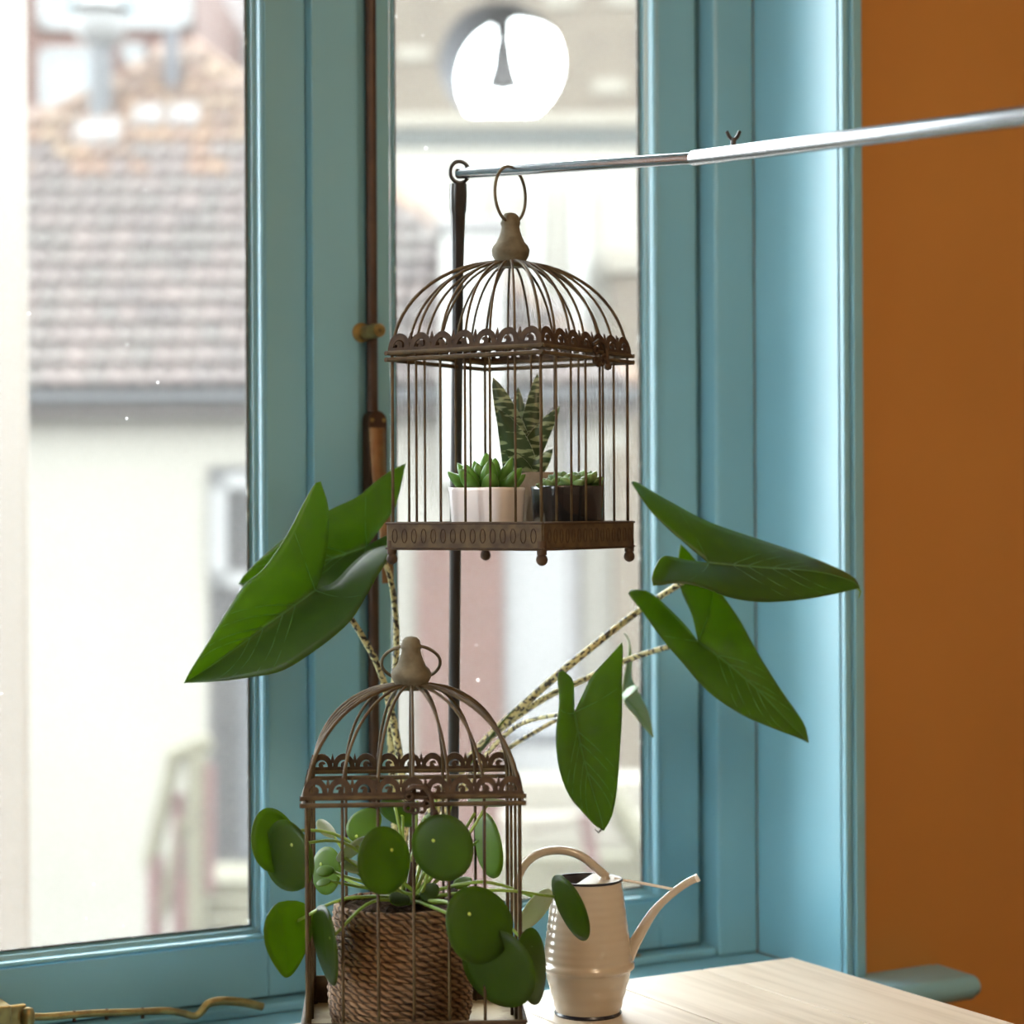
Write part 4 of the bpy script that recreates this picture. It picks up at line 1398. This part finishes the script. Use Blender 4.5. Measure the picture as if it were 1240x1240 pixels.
# white rendered pier close outside the left pane
Yp = 4.2
p1 = pc(34, 620, Yp)
po = Vector((p1.x - 0.08, Yp + 0.08, GZ))
pier = eye_thing('white_post', po, 'tall white post standing just outside the left casement', 'post')
MB().box(p1.x - 0.18, p1.x, Yp, Yp + 0.02, GZ, 2.6).build('shaft', M['render_w'], pier, po, bevel=0.01)
MB().box(p1.x - 0.18, p1.x + 0.02, Yp - 0.02, Yp + 0.04, 2.6, 2.68).build('capstone', M['stone_p'], pier, po, bevel=0.01)

# house across the yard -------------------------------------------------
HY = 20.0


def hp_(px, py, Y=HY):
    return pc(px, py, Y)


h_o = Vector((0, HY + 0.3, GZ))
ho_ = eye_thing('tiled_house', h_o, 'cream house with a hipped pantile roof across the yard', 'house')
eave = hp_(300, 474)
ez = eave.z
xl, xr = hp_(-330, 474).x, hp_(775, 474).x
MB().box(xl, xr - 0.1, HY + 0.30, HY + 8, GZ, ez).build('wall', M['render'], ho_, h_o)
MB().box(xl, xr, HY + 0.02, HY + 0.30, hp_(0, 506).z, ez - 0.09).build('fascia', M['fascia'], ho_, h_o)
MB().tube([(xl, HY - 0.04, ez - 0.05), (0, HY - 0.04, ez - 0.05), (xr, HY - 0.04, ez - 0.05)], 0.055, 10).build('gutter', M['zinc'], ho_, h_o, smooth=60)
# roof plane rises 45 degrees behind the eave; tiles are cut to the hips seen from here


def roof_pt(x, up):                              # up: height above the eave
    return Vector((x, HY + up, ez + up))


pkz = 5.28 - ez


def roof_px(v):
    return 620 + F * v.x / v.y, 620 - F * v.z / v.y


pk = pc(235, 55, HY + pkz)
rr_ = pc(775, 462, HY)
ll_ = Vector((pc(-640, 470, HY).x, HY, ez))
rf = MB().add([ll_, Vector((rr_.x, HY, ez)), Vector((pk.x, HY + pkz, ez + pkz))], [(0, 1, 2)])
roof = rf.build('roof', M['fascia'], ho_, h_o, thick=0.04)
TW, TL, EX = 0.205, 0.40, 0.300


def tile_mesh():
    b = MB()
    n = 8
    vs = []
    for j, (y, lift) in enumerate(((0.0, 0.085), (TL, 0.0))):
        for i in range(n + 1):
            u = i / n
            z = 0.060 * (math.sin(2 * math.pi * (u - 0.05)) * 0.5 + 0.5) + lift + 0.02
            vs.append((-TW * 0.53 + TW * 1.06 * u, y, z))
    for i in range(n + 1):
        x, y, z = vs[i]
        vs.append((x, y, z - 0.02))
    fs = [(i, i + 1, n + 2 + i, n + 1 + i) for i in range(n)]
    fs += [(2 * (n + 1) + i, 2 * (n + 1) + i + 1, i + 1, i) for i in range(n)]
    return b.add(vs, fs)


t0 = tile_mesh().build('roof_tile', M['tile'], roof, smooth=60)
t1 = tile_mesh().build('roof_tile', M['tile_o'], roof, smooth=60)
q45 = Matrix.Rotation(math.radians(45), 4, 'X').to_quaternion()
cand = []
dz = EX * math.sqrt(0.5)
for r_ in range(20):
    up = r_ * dz
    i = 0
    x = hp_(-60, 474).x - 1
    k = math.floor(x / TW)
    while k * TW < rr_.x:
        xx = k * TW + random.uniform(-0.006, 0.006)
        c_ = roof_pt(xx, up + 0.12)
        qx, qy = roof_px(c_)
        k += 1
        if qx < -40:
            continue
        if qy < 55 + (qx - 235) * (462 - 55) / 540 - 2 or qy < 55 + (235 - qx) * 0.487 - 2:
            continue
        hide = 1 if (qx < 20 or 325 < qx < 455) else 0
        cand.append((hide, -r_ * 0, xx, up, r_))
cand.sort(key=lambda c_: c_[0])
rest = MB()
used = {0: False, 1: False}
for n_, (hd, _, xx, up, r_) in enumerate(cand):
    org = roof_pt(xx, up)
    new = r_ >= 13 or (r_ >= 11 and random.random() < 0.4)
    if n_ < 298:
        src = t1 if new else t0
        if not used[new]:
            used[new] = True
            o = src
            o.location = org - h_o
            o.rotation_mode = 'QUATERNION'
            o.rotation_quaternion = q45
        else:
            share(src, roof, org - h_o, q45)
    else:
        m45 = Matrix.Translation(org) @ q45.to_matrix().to_4x4()
        tm = tile_mesh()
        rest.add([m45 @ v for v in tm.v], tm.f)
if rest.v:
    ro = rest.build('roof_tiles_rest', M['tile'], roof, h_o, smooth=60)
    ro['kind'] = 'stuff'
print('tiles', len(cand))
# hip caps
capm = MB().lathe([(0.10, 0), (0.085, 0.36)], 10, caps=False)
cap0 = capm.build('hip_tile', M['tile_o'], roof, smooth=60)
firstcap = True
for a, b_ in ((Vector((rr_.x, HY, ez)), Vector((pk.x, HY + pkz, ez + pkz))), (ll_, Vector((pk.x, HY + pkz, ez + pkz)))):
    dv_ = b_ - a
    nn = int(dv_.length / 0.33)
    for i in range(nn):
        p = a + dv_ * (i / nn) + Vector((0, 0.02, 0.03))
        qx, qy = roof_px(p)
        if qx < -30:
            continue
        rot = Vector((0, 0, 1)).rotation_difference(dv_.normalized())
        if firstcap:
            firstcap = False
            cap0.location = p - h_o
            cap0.rotation_mode = 'QUATERNION'
            cap0.rotation_quaternion = rot
        else:
            share(cap0, roof, p - h_o, rot)


def flue(px, top, bot, half, depth_up, m, cowl, skirt):
    base = roof_pt(0, depth_up)
    Yf = base.y
    b_, t_ = pc(px, bot, Yf), pc(px, top, Yf)
    r = half * Yf / F
    f = MB().lathe([(r, b_.z), (r, t_.z)], 16, (b_.x, Yf, 0)).build('flue_pipe', m, ho_, h_o, smooth=40)
    if cowl:
        cz = t_.z
        MB().lathe([(r * 1.2, cz), (r * 2.0, cz + 0.12), (r * 2.1, cz + 0.30), (r * 1.5, cz + 0.36), (r * 2.6, cz + 0.40), (r * 0.4, cz + 0.56)], 16, (b_.x, Yf, 0)).build('cowl', M['pvc'], f, h_o, smooth=40)
    for (sx0, sx1, sy0, sy1) in skirt:
        z0, z1 = pc(0, sy1, Yf).z, pc(0, sy0, Yf).z
        x0, x1 = pc(sx0, sy0, Yf).x, pc(sx1, sy0, Yf).x
        u0, u1 = z0 - ez, z1 - ez
        MB().add([roof_pt(x0, u0) + Vector((0, -0.07, 0.07)), roof_pt(x1, u0) + Vector((0, -0.07, 0.07)), roof_pt(x1, u1) + Vector((0, -0.07, 0.07)), roof_pt(x0, u1) + Vector((0, -0.07, 0.07)),
                  ((roof_pt(x0, u0) + roof_pt(x1, u1)) / 2) + Vector((0, -0.11, 0.11))],
                 [(0, 1, 4), (1, 2, 4), (2, 3, 4), (3, 0, 4)]).build('flashing', M['lead'], f, h_o, thick=0.02)


flue(122, 55, 165, 15, 3.1, M['zinc'], True, [(98, 152, 152, 190)])
flue(208, 38, 145, 9, 3.45, M['slate'], False, [(170, 204, 141, 172), (212, 246, 141, 172)])


# openings in the cream wall
def win(parent, org, px0, px1, py0, py1, Y, fm, gm, bar=0.07, cross=False, name='window'):
    a, b_ = pc(px0, py1, Y), pc(px1, py0, Y)
    f = MB()
    x0, x1, z0, z1 = a.x, b_.x, a.z, b_.z
    f.box(x0, x1, Y - 0.06, Y + 0.04, z0, z0 + bar)
    f.box(x0, x1, Y - 0.06, Y + 0.04, z1 - bar, z1)
    f.box(x0, x0 + bar, Y - 0.06, Y + 0.04, z0, z1)
    f.box(x1 - bar, x1, Y - 0.06, Y + 0.04, z0, z1)
    if cross:
        xm, zm = (x0 + x1) / 2, (z0 + z1) / 2
        f.box(xm - bar / 3, xm + bar / 3, Y - 0.05, Y + 0.02, z0, z1)
        f.box(x0, x1, Y - 0.05, Y + 0.02, zm - bar / 3, zm + bar / 3)
    fo = f.build(name, fm, parent, org)
    MB().box(x0 + bar * 0.8, x1 - bar * 0.8, Y - 0.015, Y + 0.005, z0 + bar * 0.8, z1 - bar * 0.8).build('pane', gm, fo, org)
    return fo


WY = HY + 0.29
win(ho_, h_o, 256, 345, 572, 712, WY, M['pvc'], M['dkglass'], 0.16)
MB().box(pc(250, 0, WY).x, pc(350, 0, WY).x, WY - 0.02, WY + 0.01, pc(0, 1042, WY).z, pc(0, 566, WY).z).build('recess_panel', M['dark'], ho_, h_o)
dr = MB().box(pc(285, 0, WY).x, pc(345, 0, WY).x, WY - 0.05, WY + 0.0, pc(0, 1040, WY).z, pc(0, 745, WY).z).build('door', M['zinc'], ho_, h_o, bevel=0.01)
# right-hand side of the facade: brick pier, white bays, downpipes
MB().box(pc(502, 0, WY).x, pc(606, 0, WY).x, WY - 0.25, WY, GZ, pc(0, 655, WY).z).build('brick_pier', M['brickred'], ho_, h_o, bevel=0.01)
MB().box(pc(535, 0, WY).x, pc(606, 0, WY).x, WY - 0.55, WY + 2.5, pc(0, 590, WY).z, pc(0, 278, WY - 0.5).z).build('chimney_stack', M['render_w'], ho_, h_o, bevel=0.02)
MB().box(pc(528, 0, WY).x, pc(612, 0, WY).x, WY - 0.6, WY + 2.55, pc(0, 286, WY - 0.5).z, pc(0, 270, WY - 0.5).z).build('chimney_cap', M['lead'], ho_, h_o, bevel=0.02)
MB().box(pc(606, 0, WY).x, pc(688, 0, WY).x, WY - 0.12, WY, GZ + 1.4, pc(0, 600, WY).z).build('white_bay', M['pvc'], ho_, h_o, bevel=0.01)
MB().lathe([(0.07, GZ), (0.07, ez - 0.2)], 12, (pc(690, 0, WY).x, WY - 0.08, 0)).build('downpipe', M['lead'], ho_, h_o, smooth=40)
MB().box(pc(738, 0, WY).x, pc(790, 0, WY).x, WY - 0.3, WY + 0.2, GZ + 1.5, pc(0, 548, WY).z).build('timber_post', M['stone'], ho_, h_o, bevel=0.02)

# stair with a mossy railing going down to the left
sy = 15.0
s_b = Vector((pc(230, 0, sy).x, sy, GZ))
stair = eye_thing('garden_stair', s_b, 'mossy wooden railing of a stair below the neighbouring window', 'stair')


def bar_px(p, q, r, name, m, Y=sy):
    MB().tube([pc(*p, Y), pc(*q, Y)], r, 8).build(name, m, stair, s_b)


bar_px((238, 900), (238, 1150), 0.075, 'newel', M['olive'])
bar_px((188, 1035), (188, 1190), 0.06, 'newel', M['plum'])
bar_px((255, 897), (204, 918), 0.07, 'handrail', M['olive'])
bar_px((212, 915), (180, 1050), 0.06, 'handrail', M['olive'])
bar_px((246, 985), (215, 1000), 0.05, 'middle_rail', M['olive'])
bar_px((222, 990), (196, 1110), 0.045, 'middle_rail', M['olive'])
bar_px((252, 925), (252, 1080), 0.05, 'baluster', M['plum'])
bar_px((216, 960), (216, 1150), 0.045, 'baluster', M['plum'])
bar_px((226, 1060), (226, 1150), 0.05, 'baluster', M['plum'])
for i in range(5):
    a, b_ = pc(222 + i * 2, 1062 + i * 22, sy + 0.6 - i * 0.12), pc(345, 1040 + i * 22, sy + 0.6)
    MB().box(a.x, b_.x, sy + 0.4 - i * 0.12, sy + 1.2, a.z - 0.13, a.z).build('step', M['olive'], stair, s_b, bevel=0.01)

# garden wall and steps below the right pane
gy = 14.0
g_b = Vector((pc(700, 0, gy).x, gy, GZ))
gs = eye_thing('stone_steps', g_b, 'beige stone steps and low wall in the yard behind the watering can', 'steps')
for i, (a, b_, c_, d_, m) in enumerate(((590, 800, 1040, 1100, 'olive'), (600, 800, 1000, 1040, 'stone_p'), (620, 800, 962, 1000, 'stone_p'), (610, 690, 905, 925, 'zinc'))):
    MB().box(pc(a, 0, gy).x, pc(b_, 0, gy).x, gy + i * 0.3, gy + i * 0.3 + 0.5, pc(0, d_, gy).z, pc(0, c_, gy).z).build('step', M[m], gs, g_b, bevel=0.02)
MB().box(pc(590, 0, gy).x, pc(800, 0, gy).x, gy - 0.05, gy + 1.4, GZ, pc(0, 1100, gy).z).build('plinth', M['stone_p'], gs, g_b, bevel=0.02)
MB().tube([pc(708, 985, gy - 0.3), pc(718, 1045, gy - 0.3), pc(720, 1100, gy - 0.3)], 0.045, 8).build('red_post', M['plum'], gs, g_b)
MB().tube([pc(640, 1005, gy - 0.3), pc(705, 990, gy - 0.3)], 0.02, 8).build('hand_rail', M['stone'], gs, g_b)
MB().tube([pc(728, 945, gy - 0.3), pc(790, 1045, gy - 0.3)], 0.08, 8).build('sloping_coping', M['olive'], gs, g_b)

# brick building behind the roof, left
by = 34.0
b_o = Vector((pc(120, 0, by).x, by, GZ))
bk = eye_thing('brick_building', b_o, 'pink red brick building with pale windows behind the pantile roof', 'building')
MB().box(pc(-300, 0, by).x, pc(236, 0, by).x, by, by + 6, GZ, pc(0, -60, by).z).build('wall', M['brickred'], bk, b_o)
win(bk, b_o, 48, 116, 58, 134, by - 0.05, M['pvc'], M['ltglass'], 0.10)
win(bk, b_o, 148, 176, 52, 76, by - 0.05, M['pvc'], M['ltglass'], 0.08)
win(bk, b_o, 46, 232, -70, 36, by - 0.05, M['pvc'], M['ltglass'], 0.14, True)
b2 = 40.0
b2o = Vector((pc(300, 0, b2).x, b2, GZ))
bq = eye_thing('rendered_building', b2o, 'pale pink rendered building beside the brick one', 'building')
MB().box(pc(225, 0, b2).x, pc(470, 0, b2).x, b2, b2 + 6, GZ, pc(0, -80, b2).z).build('wall', M['pinkrender'], bq, b2o)
MB().box(pc(222, 0, b2).x, pc(474, 0, b2).x, b2 - 0.15, b2 + 6.1, pc(0, -80, b2).z, pc(0, -92, b2).z).build('coping', M['stone_p'], bq, b2o)

# church: pale nave wall, gutter, cornice, gable with a round opening and a bell
cy = 32.0
c_o = Vector((pc(610, 0, cy).x, cy, GZ))
ch = eye_thing('stone_church', c_o, 'beige stone church gable with a round bell opening', 'church', None, 0.0)
x0, x1 = pc(430, 0, cy).x, pc(860, 0, cy).x
MB().box(x0, x1 + 14, cy - 1.2, cy + 4, GZ, pc(0, 182, cy - 1.2).z).build('nave_wall', M['render'], ch, c_o)
for a, b_ in ((640, 655), (690, 712), (566, 580)):
    MB().box(pc(a, 0, cy - 1.2).x, pc(b_, 0, cy - 1.2).x, cy - 1.32, cy - 1.1, GZ, pc(0, 235, cy - 1.2).z).build('pilaster', M['render_w'], ch, c_o, bevel=0.02)
MB().box(pc(738, 0, cy - 2).x, pc(800, 0, cy - 2).x, cy - 2.2, cy - 1.2, GZ, pc(0, 338, cy - 2).z).build('pillar', M['stone'], ch, c_o, bevel=0.03)
MB().box(pc(732, 0, cy - 2).x, pc(806, 0, cy - 2).x, cy - 2.3, cy - 1.2, pc(0, 338, cy - 2).z, pc(0, 305, cy - 2).z).build('capital', M['stone_p'], ch, c_o, bevel=0.06)
MB().box(x0, x1 + 14, cy - 0.4, cy + 0.3, pc(0, 184, cy).z, pc(0, 157, cy).z).build('gutter_band', M['copper'], ch, c_o, bevel=0.02)
MB().box(x0, x1 + 14, cy - 0.5, cy + 0.3, pc(0, 157, cy - 0.5).z, pc(0, 140, cy - 0.5).z).build('cornice', M['stone_p'], ch, c_o, bevel=0.03)
# gable slab with a round hole, turned a little so that its left cheek shows
hc_ = pc(606, 76, cy)
hr = 74 * cy / F
gx0, gx1, gz0_, gz1_ = x0, x1, pc(0, 150, cy).z, pc(0, -70, cy).z
seg = 64
front, rim_ = [], []
gd = 1.25
sh = Vector((0.26, 0, 0.0))                      # the hole is bored at a slant
for i in range(seg):
    a = 2 * math.pi * i / seg
    dx, dz_ = math.cos(a), math.sin(a)
    t = min((gx1 - hc_.x) / dx if dx > 1e-6 else 1e9, (gx0 - hc_.x) / dx if dx < -1e-6 else 1e9,
            (gz1_ - hc_.z) / dz_ if dz_ > 1e-6 else 1e9, (gz0_ - hc_.z) / dz_ if dz_ < -1e-6 else 1e9)
    front.append((Vector((hc_.x + dx * t, cy, hc_.z + dz_ * t)), Vector((hc_.x + dx * hr, cy, hc_.z + dz_ * hr))))
g = MB()
vs, fs = [], []
for o_, i_ in front:
    vs += [o_, i_]
for o_, i_ in front:
    vs += [o_ + Vector((0, gd, 0)), i_ + Vector((0, gd, 0)) + sh]
N2 = 2 * seg
for i in range(seg):
    j = (i + 1) % seg
    fs.append((2 * i, 2 * j, 2 * j + 1, 2 * i + 1))
    fs.append((N2 + 2 * i, N2 + 2 * i + 1, N2 + 2 * j + 1, N2 + 2 * j))
g.add(vs, fs).build('gable_wall', M['stone'], ch, c_o)
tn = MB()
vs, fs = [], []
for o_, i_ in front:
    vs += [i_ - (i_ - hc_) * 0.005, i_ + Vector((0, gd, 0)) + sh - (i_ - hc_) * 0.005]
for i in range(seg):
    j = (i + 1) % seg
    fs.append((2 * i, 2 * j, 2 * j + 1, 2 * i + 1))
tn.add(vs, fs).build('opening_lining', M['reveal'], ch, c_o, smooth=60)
for a, b_, c1, d1 in ((660, 700, -2, 14), (716, 760, 100, 118), (735, 790, -4, 12), (480, 520, 60, 76)):
    MB().box(pc(a, 0, cy).x, pc(b_, 0, cy).x, cy - 0.04, cy + 0.02, pc(0, d1, cy).z, pc(0, c1, cy).z).build('pale_stone_block', M['stone_p'], ch, c_o, bevel=0.02)
bt = pc(609, 62, cy + 0.6)
bell = eye_thing('church_bell', Vector((bt.x, cy + 0.6, pc(0, 110, cy + 0.6).z)), 'grey bell hanging in the round opening of the church gable', 'bell')
k_ = 1.75 * (cy + 0.6) / F
MB().lathe([(13.5 * k_, 0), (12.5 * k_, 3 * k_), (9 * k_, 14 * k_), (7.5 * k_, 26 * k_), (6.5 * k_, 33 * k_), (2.5 * k_, 37 * k_), (0.01, 38 * k_)], 24).build('bell_body', M['bell'], bell, smooth=50)
MB().tube([(0, 0, 36 * k_), (0, 0, 56 * k_)], 0.15, 10).build('hanger', M['bell'], bell)
MB().lathe([(0.02, -4 * k_), (0.06, -3 * k_), (0.06, -1 * k_), (0.02, 6 * k_)], 12).build('clapper', M['bell'], bell, smooth=50)
